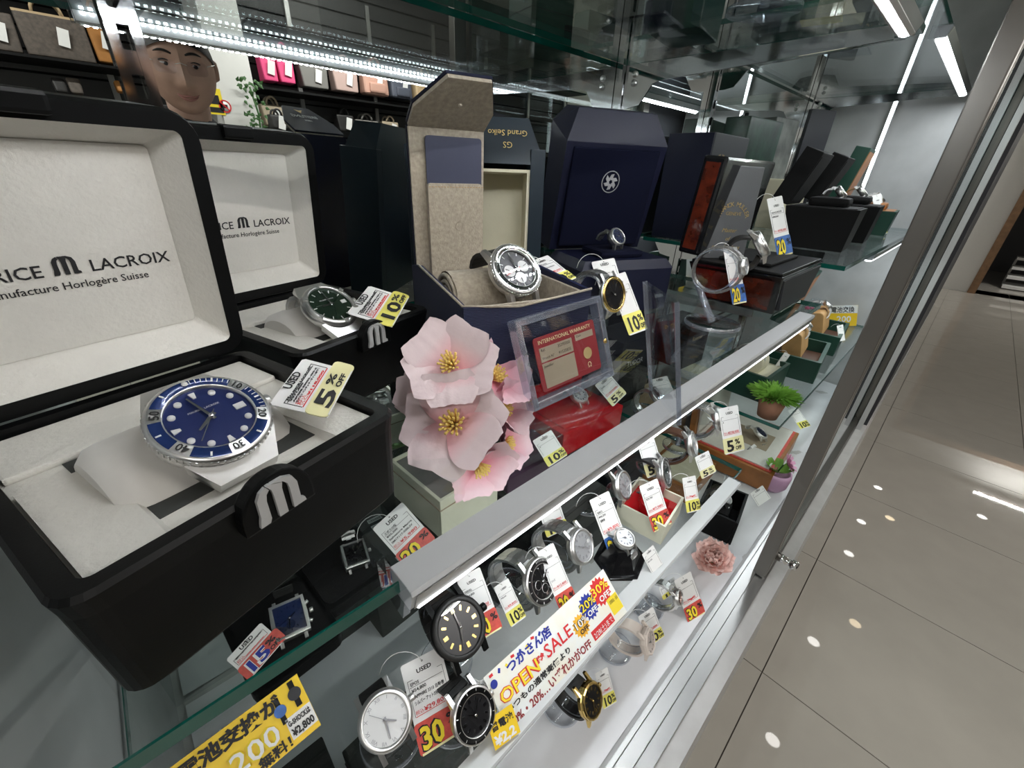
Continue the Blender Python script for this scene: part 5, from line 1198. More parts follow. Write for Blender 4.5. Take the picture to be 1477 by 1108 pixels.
# carnation
p = atz(1028, 806, ZC+.028)
ca = thing('carnation', 'ruffled pink carnation head lying on the satin cloth', 'flower', tuple(p))
cpm = petal_mesh('petal', .030, .034, 'carnation', cup=.5, notch=.02, ruffle=.0035, curl=.1)
for k in range(26):
    o = link('petal', cpm, ca); ring = k/26
    o.matrix_local = frame((0, 0, 0), toC(p)*.7+Vector((0, 0, .7))) @ RZ(k*2.4) @ RX(D(-12+85*ring)) @ Matrix.Scale(1.16-.35*ring, 4)
MB().lathe([(0, -.012), (.006, -.010), (.010, 0), (0, .003)], 10).build('calyx', 'stem_green', ca)
# black open box, pink pot with daisy
c = atz(1062, 792, ZC)
bo = thing('watch_box', 'black open box standing on the satin cloth near the door', 'watch box', (c.x, c.y+.012, ZC), D(10))
for a in ((0, .11, 0, .006), (0, .11, .074, .08), (0, .006, .006, .074), (.104, .11, .006, .074)): MB().box(a[0], a[1], a[2], a[3], 0, .060).build('wall', 'black_satin', bo, .0008)
MB().box(.006, .104, .006, .074, 0, .010).build('bottom', 'black_soft', bo)
MB().box(.03, .08, .02, .06, .010, .045).build('cushion', 'black_soft', bo, .008)
watch('silver bracelet watch in the black open box near the door', Vector((c.x+.052, c.y+.058, ZC+.062)), (0, -.6, .8), (0, .8, .6), R=.013, dial='dial_silver', loop=(.022, .014), arc=(56, 304), gap=(115, 245), detail=False)
price_tag('price tag with violet strip leaning out of the black open box', (1082, 712), (1100, 700), (1098, 728), atz(1100, 720, ZC+.07), (-.4, -.6, .7), ('', '', ''), '', None)
p = atz(1112, 702, ZC)
pp = thing('potted_daisy', 'pink pot with a pink daisy and green leaves near the door', 'potted plant', tuple(p))
MB().lathe([(0, 0), (.022, 0), (.030, .012), (.033, .040), (.031, .050), (.027, .050), (.027, .044), (0, .044)], 28).build('pot', 'pot_pink', pp)
MB().tube([(0, 0, .044), (.002, -.006, .07)], .0018, 6).build('stem', 'stem_green', pp)
fm_ = frame((.004, -.012, .076), (.2, -.75, .55)); dpm = petal_mesh('petal', .024, .009, 'daisy', cup=.25, notch=.0)
for k in range(18):
    o = link('petal', dpm, pp); o.matrix_local = fm_ @ RZ(2*PI*k/18) @ RX(D(8 if k % 2 else 24))
MB().lathe([(0, .006), (.004, .005), (.006, 0)], 14, fm_).build('flower_eye', 'leather_brown', pp)
lfm = petal_mesh('leaf', .030, .018, 'leaf_green', cup=.3, notch=0)
for k in range(7):
    o = link('leaf', lfm, pp); o.matrix_local = T((0, 0, .046)) @ RZ(k*.9+.5) @ RX(D(28)) @ T((0, .006, 0))
# ================================================================ second bay, low shelf and floor
# white leather tray in orange-edged wooden case on the floor
tr = thing('watch_case', 'open wooden case with white leather tray edged in orange, beside the door', 'watch case', (.985, .118, ZC), D(3))
MB().box(0, .26, 0, .19, 0, .052).build('case', 'wood_orange', tr, .002)
MB().box(.008, .252, .008, .182, .052, .055).build('orange_edge', 'sticker_red', tr)
MB().box(.014, .246, .014, .176, .053, .058).build('white_tray', 'white_leather', tr, .001)
MB().box(.085, .175, .040, .145, .0582, .0586).build('well', 'bag_taupe', tr)
MB().box(.0, .26, .185, .200, .052, .20, RX(D(-6))).build('lid', 'wood_orange', tr, .002)
MB().box(.014, .246, .180, .184, .060, .185, RX(D(-6))).build('lid_lining', 'white_leather', tr)
watch('steel watch with dark dial lying on the white leather tray', Vector((1.112, .196, ZC+.078)), (.1, -.45, .88), (.4, .8, .4), R=.019, dial='dial_navy', loop=(.034, .012), arc=(60, 300), gap=(115, 245), detail=False)
price_tag('price tag with yellow 10% sticker on the white leather tray', (1136, 592), (1150, 588), (1146, 622), atz(1150, 616, ZC+.06), (-.2, -.5, .84), ('',), '', '10')
tw = thing('watch_case', 'flat wooden case with cream tray and 10% tag left of the pink pot', 'watch case', (.80, .225, ZC), D(3))
MB().box(0, .15, 0, .12, 0, .040).build('case', 'wood_orange', tw, .002); MB().box(.010, .14, .010, .11, .040, .045).build('cream_tray', 'cream', tw, .001)
MB().box(0, .15, .116, .128, .04, .16, RX(D(-5))).build('lid', 'cream', tw, .001)
price_tag('price tag with yellow 10% sticker on the flat wooden case', (1070, 655), (1088, 640), (1084, 668), atz(1090, 660, ZC+.045), (-.2, -.5, .84), ('',), '', '10')
# brown cartons behind
for i, (x, y, w_, h_, mt, lab) in enumerate(((.93, .36, .10, .17, 'bag_tan', 'tan carton standing at the back of the case floor'), (1.05, .37, .05, .18, 'aluminium_paint', 'pale grey narrow carton beside the tan carton'), (1.12, .36, .12, .15, 'cream', 'cream carton behind the white leather tray'))):
    t = thing('carton', lab, 'box', (x, y, ZC), 0); MB().box(0, w_, 0, .10, 0, h_).build('carton', mt, t, .002); MB().box(-.0008, w_+.0008, -.0008, .1008, h_*.72, h_*.725).build('lid_seam', 'wood_trim', t)
# green box with cream ring pillow on the low far shelf
gb2 = thing('watch_box', 'dark green box with cream pillow and steel watch behind the potted grass', 'watch box', (.960, .190, ZL2), D(-2))
ring_prism(MB(), rrect(.135, .125, .002, 1, .0675, .0625), rrect(.121, .111, .002, 1, .0675, .0625), 0, .060).build('walls', 'green_box', gb2)
MB().box(.007, .128, .007, .118, 0, .048).build('tray', 'cream', gb2)
MB().lathe([(.010, -.022), (.027, -.022), (.030, -.018), (.030, .018), (.027, .022), (.010, .022)], 28, T((.060, .060, .066)) @ RY(PI/2) @ RZ(0)).build('pillow', 'cream', gb2)
watch('steel bracelet watch on the cream ring pillow of the green box', Vector((1.020, .238, ZL2+.100)), (.1, -.5, .86), (0, .86, .5), R=.018, dial='dial_silver', loop=(.034, .030), arc=(40, 320), detail=False, marker_mat='ink_grey')
price_tag('white tag leaning on a clear holder right of the potted grass', (1132, 508), (1140, 512), (1152, 556), atz(1155, 560, ZL2), (-.75, -.6, .2), (), '', None)
# potted grass
p = atz(1106, 600, ZL2)
pg_ = thing('potted_grass', 'small terracotta pot of bright green artificial grass on the far low shelf', 'potted plant', tuple(p))
MB().lathe([(0, 0), (.019, 0), (.0275, .050), (.0255, .050), (.0245, .045), (0, .045)], 28).build('pot', 'terracotta', pg_)
mb = MB()
for k in range(420):
    a = random.random()*2*PI; e = math.acos(random.uniform(.05, 1)); r = random.uniform(.024, .042)
    d = Vector((math.sin(e)*math.cos(a), math.sin(e)*math.sin(a), math.cos(e)*.75)); b0 = Vector((d.x*.016, d.y*.016, .046)); tip = b0+d*r
    s = d.cross(Vector((random.random(), random.random(), random.random()))).normalized()*.0042; md = b0.lerp(tip, .6)+Vector((0, 0, .003))
    mb.add([b0-s*.5, b0+s*.5, md+s, tip, md-s], [(0, 1, 2, 3, 4)])
stuff(mb.build('grass', 'leaf_green', pg_, recalc=False))
# green boxes with tan pillows
def green_tan(label, x, y, rz, lidang=None):
    t = thing('watch_box', label, 'watch box', (x, y, ZL2), D(rz), group='green boxes with tan pillows')
    ring_prism(MB(), rrect(.15, .12, .002, 1, .075, .06), rrect(.136, .106, .002, 1, .075, .06), 0, .045).build('walls', 'green_box', t)
    MB().box(.007, .143, .007, .113, 0, .020).build('tray', 'leather_brown', t)
    MB().prism(rrect(.060, .034, .010, 4, 0, 0), -.045, .045, T((.075, .058, .052)) @ RY(PI/2) @ RZ(D(-14)) @ RY(0)).build('pillow', 'leather_tan', t, .006, 3)
    if lidang is not None:
        l = bpy.data.objects.new('lid', None); C.objects.link(l); l.parent = t; l.matrix_local = T((0, .118, .045)) @ RX(D(lidang)); l.empty_display_size = .02
        MB().box(0, .15, 0, .030, 0, .115).build('lid_shell', 'green_box', l, .002); MB().box(.010, .14, -.001, 0, .010, .105).build('lid_lining', 'wood_orange', l)
    return t
green_tan('green box with tan pillow, nearer the door, on the far low shelf', 1.165, .138, 6).scale = (1.25, 1.25, 1.25)
green_tan('green box with tan pillow and raised lid, farthest along the low shelf', 1.42, .150, 4, 12).scale = (1.25, 1.25, 1.25)
watch('steel watch on the tan pillow nearer the door', Vector((1.258, .212, ZL2+.118)), (.2, -.55, .8), (0, .8, .55), R=.017, dial='dial_silver', loop=(.030, .022), arc=(50, 310), gap=(120, 240), detail=False)
watch('steel watch on the tan pillow of the farthest green box', Vector((1.514, .222, ZL2+.118)), (.2, -.55, .8), (0, .8, .55), R=.017, dial='dial_silver', loop=(.030, .022), arc=(50, 310), gap=(120, 240), detail=False)
price_tag('white tag beside the nearer tan pillow', (1207, 470), (1216, 468), (1214, 492), atz(1216, 496, ZL2+.03), (-.6, -.7, .4), (), '', None)
P0 = Vector((XB-.04, .2, ZL2+.10))
m, w_, h_ = card_frame((1196, 441), (1238, 440), (1190, 470), P0, (-1, 0, .05))
ys = thing('battery_sign', 'yellow battery replacement sign at the far end panel', 'sign', mtx=m)
MB().box(0, w_, 0, h_, -.001, 0).build('card', 'sign_yellow', ys); MB().box(0, w_, h_*.62, h_, 0, .0004).build('header', 'sign_cream', ys)
text('電池交換', h_*.30, 'ink', ys, w_*.08, h_*.68, .0008, fit=w_*.8, bold=.0003); text('200', h_*.4, 'ink_white', ys, w_*.3, h_*.2, .0008, fit=w_*.5, bold=.0006)
p = atz(1190, 422, ZL2+.10)
da = thing('dried_flowers', 'clear dome of magenta and cream flowers behind the green lid', 'flowers', (1.62, .27, ZL2))
MB().lathe([(.035, 0), (.036, .05), (.030, .085), (.015, .105), (0, .11)], 24).build('dome', 'acrylic', da)
for k in range(14):
    a = k*2.4; r = .022*math.sqrt(k/14)
    MB().lathe([(0, .012), (.006, .010), (.008, .004), (0, 0)], 8, T((r*math.cos(a), r*math.sin(a), .04+.012*(k % 3)))).build('flower_head', 'bag_pink' if k % 3 else 'cream', da)
MB().lathe([(0, 0), (.034, 0), (.034, .04), (0, .045)], 20).build('base', 'leather_brown', da)
# ================================================================ goods on the top shelf, seen from below through the glass
def top(px, py): return atz(px, py, ZT)
def top_box(name, label, px, py, w_, d_, h_, mt, rz=0, z=None, cat='box', clearbox=False):
    c = atz(px, py, z or ZT); t = thing(name, label, cat, (c.x, c.y, z or ZT), D(rz))
    if clearbox:
        for a in ((0, w_, 0, .002), (0, w_, d_-.002, d_), (0, .002, .002, d_-.002), (w_-.002, w_, .002, d_-.002)): MB().box(a[0], a[1], a[2], a[3], 0, h_).build('side', 'acrylic', t)
        MB().box(0, w_, 0, d_, 0, .002).build('bottom', 'acrylic', t); MB().box(0, w_, 0, .0022, -.0004, .002).build('edge', 'acrylic_edge', t)
    else:
        MB().box(0, w_, 0, d_, 0, h_).build('carton', mt, t, .002); MB().box(-.0006, w_+.0006, -.0006, d_+.0006, h_*.68, h_*.69).build('lid_seam', 'ink', t)
    return t
top_box('gift_box', 'maroon box on the top shelf right of the slotted upright', 200, 22, .075, .10, .10, 'bag_maroon', 5)
top_box('gift_box', 'black box on the top shelf over the mirrored face', 262, 40, .085, .12, .12, 'navy_flat', 3)
top_box('clear_tray', 'clear acrylic riser on the top shelf above the pink bags', 500, 60, .09, .07, .06, None, 4, clearbox=True)
top_box('clear_tray', 'clear acrylic riser on the top shelf above the suede flap', 600, 62, .08, .06, .08, None, -8, clearbox=True)
top_box('gift_box', 'dark brown box on the top shelf above the teal box', 640, 40, .10, .08, .10, 'leather_brown', -5)
top_box('watch_tray', 'black framed tray on the top shelf above the navy crest box', 772, 50, .10, .07, .02, 'black_satin', -12, cat='tray')
top_box('gift_box', 'black box on the top shelf near the second upright', 800, 95, .10, .06, .09, 'black_soft', -5)
top_box('clear_tray', 'clear acrylic riser at the front of the top shelf', 960, 18, .07, .07, .05, None, 10, clearbox=True)
top_box('gift_box', 'dark green box on the top shelf by the LED bar end', 1010, 38, .09, .07, .10, 'green_box', 10)
c = top(1100, 18); t = thing('watch_stand', 'round clear stand foot on the top shelf beside the LED bar', 'stand', (c.x, c.y, ZT))
MB().lathe([(0, 0), (.040, 0), (.040, .004), (0, .006)], 36).build('foot', 'acrylic', t); MB().lathe([(.0402, 0), (.0402, .004), (.038, .005)], 36).build('foot_rim', 'acrylic_edge', t); MB().tube([(0, 0, .005), (0, 0, .05)], .005, 10).build('post', 'acrylic_edge', t)
c = top(660, 8); t = thing('sign_card', 'white card of small print lying on the top shelf', 'card', (c.x, c.y, ZT), D(8))
MB().box(0, .10, 0, .06, 0, .0008).build('card', 'paper', t); multi_text([('商品のお取り扱いについて', .007, .005, .045, 0, .08), ('スタッフまでお申し付け', .007, .005, .032, 0, .075), ('ください', .007, .005, .019, 0, .03)], 'ink_grey', t, mtx=T((0, .06, -.0002)) @ RX(PI))
c = atz(1215, 22, ZT2); t = thing('price_tag', 'yellow price tag on the far high shelf', 'price tag', (c.x, c.y, ZT2), D(10)); MB().box(0, .04, 0, .06, 0, .0008).build('card', 'sticker_yellow', t)
top_box('gift_box', 'dark green box on the far high shelf near the end panel', 1330, 6, .14, .05, .10, 'green_box', 5, z=ZT2)
top_box('gift_box', 'black box on the far high shelf above the black open boxes', 1150, 45, .14, .08, .10, 'navy_flat', 5, z=ZT2)
top_box('clear_tray', 'clear acrylic tray on the far high shelf', 1250, 60, .12, .08, .04, None, 5, z=ZT2, clearbox=True)

# ================================================================ the shop behind the photographer (seen in the mirror)
RY_ = -2.60
def mpt(px, py, Y):      # real point at depth Y whose mirror image shows at this pixel
    v = aty(px, py, 2*YM-Y); return Vector((v.x, Y, v.z))
def slat_wall(name, x0, x1):
    s = struct(MB().box(x0, x1, RY_-.36, RY_-.34, 0, 2.7).build(name, 'black_soft'))
    me = MB().box(0, x1-x0, 0, .016, 0, .092).mesh('slat', 'dark_slat')
    for k in range(18):
        o = link('slat', me, s); o.location = (x0, RY_-.34, .75+.105*k)
    for k, z in enumerate((1.06, 1.40, 1.78, 2.14)):
        MB().box(x0+.05, x1-.05, RY_-.31, RY_-.28, z-.04, z-.02).build('hang_rail', 'steel_brushed', s)
        MB().box(x0+.05, x1-.05, RY_-.32, RY_+.0, z-.062, z-.05).build('rack_shelf', 'black_soft', s)
    k = x0+.4
    while k < x1: MB().box(k, k+.03, RY_-.32, RY_-.30, .5, 2.4).build('upright', 'steel_brushed', s); k += .62
    return s
slat_wall('wall_rack_left', -3.2, .78); slat_wall('wall_rack_right', 1.02, 4.6)
def handbag(label, x0, x1, y0, y1, mt, hand=True, Y=RY_-.10, tagc=True, kind='tote', group='bags on the racks', two=None):
    a = mpt(x0, (y0+y1)/2, Y); b = mpt(x1, (y0+y1)/2, Y); lo = mpt((x0+x1)/2, y1, Y); hi = mpt((x0+x1)/2, y0, Y)
    w_ = abs(b.x-a.x); h_ = hi.z-lo.z; cx = (a.x+b.x)/2
    t = thing('backpack' if kind == 'pack' else 'handbag', label, 'backpack' if kind == 'pack' else 'bag', (cx, Y, lo.z), 0, group=group)
    d_ = .12; fl = 1.0 if kind != 'tote' else .86
    mb = MB().hexa([(-w_/2*fl, -d_/2, 0), (w_/2*fl, -d_/2, 0), (w_/2*fl, d_/2, 0), (-w_/2*fl, d_/2, 0)], [(-w_/2, -d_/3, h_), (w_/2, -d_/3, h_), (w_/2, d_/3, h_), (-w_/2, d_/3, h_)])
    mb.build('body', mt, t, min(.03, w_*.12) if kind == 'pack' else .012, 3)
    if hand:
        for s in (-1, 1): MB().tube(bez([(-w_*.22, s*d_*.28, h_*.98), (-w_*.2, s*d_*.35, h_*1.5), (w_*.2, s*d_*.35, h_*1.5), (w_*.22, s*d_*.28, h_*.98)], 10), .007, 6).build('handle', two or mt, t)
    if kind == 'pack':
        MB().box(-w_*.32, w_*.32, d_*.42, d_*.62, h_*.08, h_*.46).build('front_pocket', mt, t, .015)
        for s in (-1, 1): MB().tube(bez([(s*w_*.2, -d_*.4, h_*.9), (s*w_*.3, -d_*.8, h_*.5), (s*w_*.3, -d_*.4, h_*.1)], 8), .010, 6).build('shoulder_strap', mt, t)
    if kind == 'trim': MB().box(-w_*.5, w_*.5, -d_*.34, d_*.34, h_*.94, h_*1.0).build('trim', two, t)
    if tagc: MB().box(-.022, .022, 0, .002, -.05, .03, T((w_*.12, d_*.52, h_*.55)) @ RY(.2)).build('swing_tag', 'paper', t)
    return t
for lab, x0, x1, y0, y1, mt, kw in (
    ('hot pink tote, left one of the pink pair on the rack', 373, 396, 78, 118, 'bag_pink', {}), ('hot pink tote, right one of the pink pair on the rack', 397, 421, 80, 121, 'bag_pink', {}),
    ('charcoal tote right of the pink pair', 430, 470, 92, 128, 'bag_grey', {}), ('dusty rose tote on the rack', 477, 513, 96, 133, 'bag_rose', {}),
    ('peach backpack on the rack', 521, 556, 100, 138, 'bag_peach', dict(kind='pack')), ('slate blue backpack on the rack', 561, 590, 108, 143, 'bag_slate', dict(kind='pack')),
    ('tan backpack with dark straps on the rack', 596, 624, 112, 147, 'bag_tan', dict(kind='pack')),
    ('taupe handbag with arched handles on the lower rack', 376, 410, 152, 182, 'bag_taupe', {}), ('small black handbag before the taupe one', 388, 412, 166, 186, 'bag_black', dict(Y=RY_+.05)),
    ('black handbag right of the mirrored navy flap', 484, 508, 166, 190, 'bag_black', {}), ('grey handbag with drooping handles on the lower rack', 511, 544, 174, 198, 'bag_grey', {}), ('small beige handbag with tall handles', 549, 572, 176, 196, 'bag_taupe', {}),
    ('small pink pouch on the bottom rack', 503, 517, 228, 248, 'bag_rose', dict(hand=False)), ('small black pouch with orange tag on the bottom rack', 519, 536, 228, 250, 'bag_black', dict(hand=False)),
    ('large dark brown monogram tote at the far left', 32, 126, 24, 86, 'bag_dark', dict(kind='trim', two='bag_tan')), ('orange leather bag beside the dark brown tote', 130, 168, 30, 92, 'bag_orange', {}),
    ('dark brown monogram bag cut by the left edge', -40, 26, 18, 74, 'bag_dark', {}), ('dark wallet bag low on the left rack', 76, 96, 114, 134, 'bag_black', dict(hand=False, tagc=False)), ('brown edged wallet bag low on the left rack', 98, 118, 114, 136, 'bag_dark', dict(hand=False, tagc=False)), ('small orange bag low beside the upright', 166, 186, 118, 134, 'bag_orange', dict(hand=False, tagc=False))):
    handbag(lab, x0, x1, y0, y1, mt, **kw)
# stickers on the pillar, trailing ivy
for (x, y, w_, h_, mt, lab) in ((308, 147, .09, .14, 'ink_yellow', 'yellow security camera notice on the white pillar'), (323, 154, .07, .07, 'paper', 'round red no-photo notice on the white pillar')):
    p = mpt(x, y, RY_+.02)
    t = thing('notice', lab, 'sign', (p.x, -2.549, p.z))
    if mt == 'paper':
        MB().lathe([(0, .002), (w_/2, .002), (w_/2, 0)], 24, RX(-PI/2)).build('disc', 'paper', t); MB().lathe([(w_*.40, .003), (w_*.5, .003)], 24, RX(-PI/2)).build('red_ring', 'ink_red', t)
        MB().box(-w_*.2, w_*.2, .0022, .003, -w_*.14, w_*.14).build('camera_mark', 'ink', t); MB().box(-w_*.48, w_*.48, .003, .004, -w_*.05, w_*.05, RY(D(45))).build('red_bar', 'ink_red', t)
    else:
        MB().box(-w_/2, w_/2, 0, .002, -h_/2, h_/2).build('plate', mt, t); MB().box(-w_*.3, w_*.3, .002, .003, -h_*.1, h_*.25).build('camera_mark', 'ink', t); MB().box(-w_*.42, w_*.42, .002, .003, -h_*.42, -h_*.22).build('text_band', 'ink', t)
p = mpt(360, 125, RY_+.10)
iv = thing('trailing_ivy', 'trailing green ivy hanging between the pillar and the pink bags', 'plant', tuple(p))
MB().tube([(0, 0, 0), (.02, .0, -.15), (.0, .01, -.32), (.05, .0, -.5)], .006, 6).build('vine', 'stem_green', iv)
mb = MB()
for k in range(90):
    q = Vector((random.uniform(-.06, .07), random.uniform(-.05, .06), random.uniform(-.55, .05))); a = random.random()*6; s = .022
    mb.add([q+Vector((s*math.cos(a), s*.4, s*math.sin(a))), q+Vector((-s*.5*math.sin(a), 0, s*.5*math.cos(a))), q-Vector((s*.4*math.cos(a), 0, s*.4*math.sin(a))), q-Vector((-s*.5*math.sin(a), 0, s*.5*math.cos(a)))], [(0, 1, 2, 3)])
stuff(mb.build('leaves', 'stem_green', iv, recalc=False))
# counter with clear boxes
p = mpt(520, 285, -1.7)
ct = thing('counter', 'grey sales counter across the aisle', 'counter', (p.x-.1, -2.2, 0))
MB().box(0, 1.6, 0, .5, 0, p.z).build('body', 'bag_grey', ct, .004); MB().box(-.01, 1.61, -.01, .51, p.z, p.z+.02).build('top', 'ceiling_grey', ct)
for k, (dx, lab) in enumerate(((.08, 'clear stacking box on the counter, nearer the pillar'), (.36, 'clear stacking box on the counter, farther from the pillar'))):
    t = thing('clear_box', lab, 'box', (p.x-.1+dx, -2.0, p.z+.02)); 
    for z in (0, .11):
        for a in ((0, .2, 0, .004), (0, .2, .146, .15), (0, .004, .004, .146), (.196, .2, .004, .146)): MB().box(a[0], a[1], a[2], a[3], z, z+.1).build('side', 'acrylic', t)
        MB().box(0, .2, 0, .15, z+.1, z+.104).build('cover', 'acrylic_edge', t)
# ================================================================ the photographer
hc = mpt(258, 96, -.60)
pe = thing('person', 'person in a black sweater and rimless glasses, leaning in with a phone', 'person', (hc.x+.03, -.79, 0))
inv = T((-(hc.x+.03), .79, 0))
BO = -.17
def skin(name, joints, edges, mt, parent, sub=2):
    me = bpy.data.meshes.new(name); me.from_pydata([j[0] for j in joints], edges, []); o = link(name, me, parent)
    o.modifiers.new('s', 'SKIN'); 
    if not me.skin_vertices: me.skin_vertices.new()
    for i, j in enumerate(joints):
        sv = me.skin_vertices[0].data[i]; r = j[1]; sv.radius = r if isinstance(r, tuple) else (r, r); sv.use_root = (i == 0)
    ss = o.modifiers.new('d', 'SUBSURF'); ss.levels = sub; ss.render_levels = sub
    me.materials.append(M[mt]); return o
def L(x, y, z): return inv @ Vector((x, y, z))
hx, hy, hz = hc
cam_p = Vector((0, 0, EYE)); ph = cam_p - _f*.016 + _r*.06          # phone centre, just behind the lens
J = [(L(hx+.03, -.70+BO, .92), (.15, .11)), (L(hx+.03, -.66+BO, 1.10), (.14, .105)), (L(hx+.02, -.58+BO, 1.26), (.155, .105)), (L(hx+.01, -.52+BO, 1.34), (.10, .075)), (L(hx, hy-.03, hz-.10), (.056, .056)),
     (L(hx-.16, -.54+BO, 1.28), (.062, .062)), (L(hx-.24, -.42+BO, 1.10), (.052, .052)), (L(ph.x+.02, ph.y-.13, ph.z-.10), (.036, .036)),
     (L(hx+.19, -.54+BO, 1.28), (.062, .062)), (L(hx+.26, -.46+BO, 1.02), (.052, .052)), (L(hx+.18, -.28+BO, .95), (.036, .036)),
     (L(hx-.07, -.72+BO, .86), (.095, .10)), (L(hx-.09, -.66+BO, .48), (.065, .07)), (L(hx-.10, -.72+BO, .10), (.045, .05)),
     (L(hx+.13, -.72+BO, .86), (.095, .10)), (L(hx+.15, -.70+BO, .48), (.065, .07)), (L(hx+.16, -.76+BO, .10), (.045, .05))]
skin('body', J, [(0, 1), (1, 2), (2, 3), (3, 4), (2, 5), (5, 6), (6, 7), (2, 8), (8, 9), (9, 10), (0, 11), (11, 12), (12, 13), (0, 14), (14, 15), (15, 16)], 'cloth_black', pe)
for sx in (-.10, .16):
    MB().prism([(.045*math.cos(a)*(1 if math.sin(a) < 0 else .9), .13*math.sin(a)) for a in [2*PI*k/20 for k in range(20)]], 0, .07, T(L(hx+sx, (-.69 if sx < 0 else -.73)+BO, 0))).build('shoe', 'leather_black', pe, .02, 3)
# head: one continuous surface with brow, eye hollows, nose, lips, chin
fdir = Vector((-.12, .97, -.22)).normalized()
hm = inv @ frame(hc, fdir, (0, 0, 1), D(0))        # local: +Z face forward, +Y up, +X to the person's right side in the mirror
def g(x, y, cx, cy, sx, sy): return math.exp(-((x-cx)/sx)**2-((y-cy)/sy)**2)
def head(u, v):
    a = 2*PI*u; e = PI*v
    d = Vector((math.sin(e)*math.sin(a), math.cos(e), math.sin(e)*math.cos(a)))
    x, y, z = d.x*.081, d.y*.110, d.z*.094
    if y < -.02: k = min(1, (-.02-y)/.095); x *= 1-.13*k*k; 
    if y < -.02 and z < 0: z *= 1-.55*min(1, (-.02-y)/.08)
    if z > 0:
        f = min(1, z/.05)
        z += f*(.021*g(x, y, 0, -.022, .013, .020)+.012*g(x, y, 0, .002, .009, .030)+.006*g(x, y, 0, .038, .05, .014)
              -.010*g(x, y, .031, .012, .017, .012)-.010*g(x, y, -.031, .012, .017, .012)
              +.007*g(x, y, .040, -.022, .022, .022)+.007*g(x, y, -.040, -.022, .022, .022)+.006*g(x, y, .012, -.030, .008, .008)+.006*g(x, y, -.012, -.030, .008, .008)
              +.007*g(x, y, 0, -.056, .022, .010)-.004*g(x, y, 0, -.046, .012, .005)-.004*g(x, y, 0, -.070, .022, .006)+.009*g(x, y, 0, -.090, .024, .016))
    return tuple(hm @ Vector((x, y, z)))
MB().grid(head, 72, 56).build('head', 'skin', pe)
def hair(u, v):
    a = 2*PI*u; fr_ = .5+.5*math.cos(a); e = PI*v*(.34*fr_+.66*(1-fr_))
    d = Vector((math.sin(e)*math.sin(a), math.cos(e), math.sin(e)*math.cos(a))); r = 1.055
    x, y, z = d.x*.080*r, d.y*.116*r, d.z*.096*r
    if y < -.02 and z < 0: z *= 1-.5*min(1, (-.02-y)/.08)
    return tuple(hm @ Vector((x, y, z)))
MB().grid(hair, 48, 20).build('hair', 'hair', pe)
MB().tube([hm @ Vector((0, -.070, -.012)), hm @ Vector((0, -.12, -.03)), L(hx+.005, -.50+BO, 1.33)], [.052, .050, .062], 16).build('neck', 'skin', pe)
for s in (-1, 1):
    e = MB().lathe([(0, .011), (.008, .0075), (.011, 0), (.008, -.0075), (0, -.011)], 14, hm @ T((s*.031, .012, .0712)), sx=1.15, sy=.30).build('eye', 'eye_white', pe)
    MB().lathe([(0, .0125), (.0045, .0115), (.0055, .009)], 12, hm @ T((s*.031-.002, .0105, .0700)), sx=1, sy=.8).build('iris', 'hair', e)
    MB().tube([hm @ Vector((s*(.018+.026*k/6), .020-.0008*(k-3)**2*.5, .0835-.0012*k)) for k in range(7)], .0016, 6).build('eyelid', 'hair', pe)
    MB().tube([hm @ Vector((s*(.014+.036*k/6), .034+.005*math.sin(PI*k/6), .0925-.0022*k)) for k in range(7)], [.002, .003, .0032, .003, .0028, .002, .001], 6).build('eyebrow', 'hair', pe)
    MB().lathe([(0, .012), (.016, .009), (.020, 0), (.012, -.006), (0, -.006)], 16, hm @ T((s*.080, .000, -.004)) @ RY(s*D(70)), sx=.7, sy=1.35).build('ear', 'skin', pe)
lipz = .1035
MB().tube([hm @ Vector((.025*(k/5-1), -.0545+.0010*math.cos(PI*(k-5)/2.5)+.0035*((k-5)/5)**2, lipz-.00055*(k-5)**2)) for k in range(11)], [.0006, .0016, .0022, .0024, .0025, .0024, .0025, .0024, .0022, .0016, .0006], 8).build('upper_lip', 'lip', pe)
MB().tube([hm @ Vector((.022*(k/5-1), -.0590-.0028*math.cos(PI*(k-5)/10)+.0045*((k-5)/5)**2, lipz-.0005*(k-5)**2)) for k in range(11)], [.0006, .002, .0028, .0032, .0034, .0034, .0034, .0032, .0028, .002, .0006], 8).build('lower_lip', 'lip', pe)
gl = MB().tube([hm @ Vector((-.012, .014, .104)), hm @ Vector((0, .018, .108)), hm @ Vector((.012, .014, .104))], .0009, 6).build('glasses', 'steel', pe)
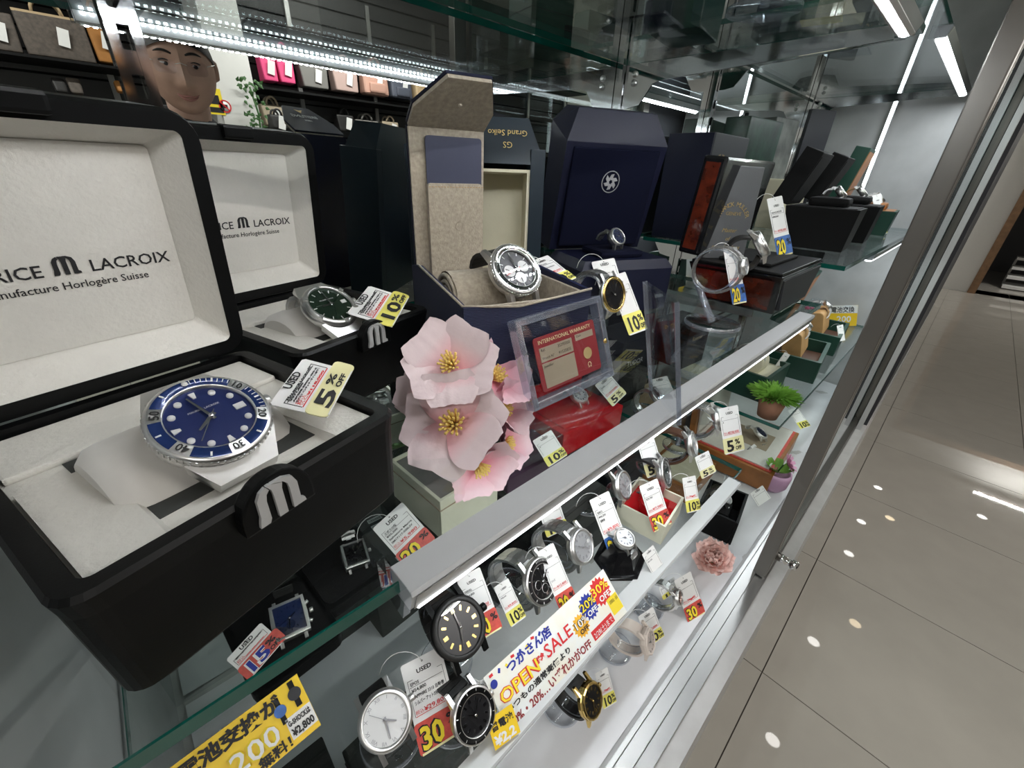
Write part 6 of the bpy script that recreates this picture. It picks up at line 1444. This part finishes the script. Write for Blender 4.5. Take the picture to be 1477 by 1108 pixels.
for s in (-1, 1):
    MB().prism(rrect(.046, .030, .010, 4), 0, .001, hm @ T((s*.034, .008, .099)) @ RY(s*D(10))).build('lens', 'crystal', gl)
    MB().tube([hm @ Vector((s*.057, .016, .095)), hm @ Vector((s*.079, .016, .04)), hm @ Vector((s*.083, .008, -.02))], .0009, 6).build('temple', 'steel', gl)
# right hand holding the phone, left hand resting on the plinth side
def hand(name, wrist, palm_dir, up, curl, side):
    x = palm_dir.normalized(); y = up.normalized(); y = (y-x*y.dot(x)).normalized(); z = x.cross(y)
    P = lambda a, b, c: wrist+x*a+y*b+z*c
    J = [(P(0, 0, 0), (.030, .022)), (P(.035, .004, 0), (.036, .016)), (P(.075, .006, 0), (.040, .014))]; E_ = [(0, 1), (1, 2)]
    skin(name, [(j[0], j[1]) for j in J], E_, 'skin', pe, 2)
    for k, (b0, ln) in enumerate(((.030, .070), (.011, .078), (-.009, .073), (-.028, .058))):
        p0 = P(.072, b0, 0); p1 = P(.072+ln*.45, b0, -.012*curl); p2 = P(.072+ln*.75, b0, -.034*curl); p3 = P(.072+ln*.85, b0, -.055*curl)
        skin('finger', [(p0, .0095), (p1, .009), (p2, .0085), (p3, .0075)], [(0, 1), (1, 2), (2, 3)], 'skin', pe, 2)
    skin('thumb', [(P(.02, .026*side, -.004), .012), (P(.045, .050*side, -.016), .0105), (P(.068, .056*side, -.034), .009)], [(0, 1), (1, 2)], 'skin', pe, 2)
wr = inv @ Vector((ph.x+.02, ph.y-.13, ph.z-.10))
hand('hand', wr, (inv @ (ph+_r*.03-_u*.03-_f*.02))-wr, _r, 1.0, 1)
hand('hand', inv @ Vector((hx+.18, -.28+BO, .95)), Vector((-.1, .5, -.85)), Vector((-1, .1, 0)), .4, 1)
phn = thing('smartphone', 'dark smartphone held up towards the open display case', 'phone', mtx=Matrix(((_r.x, _u.x, -_f.x, ph.x), (_r.y, _u.y, -_f.y, ph.y), (_r.z, _u.z, -_f.z, ph.z), (0, 0, 0, 1))))
MB().prism(rrect(.147, .071, .009, 4), -.002, .0055).build('body', 'black_gloss', phn, .001); MB().prism(rrect(.141, .065, .007, 4), .0055, .0058).build('screen', 'black_gloss', phn)
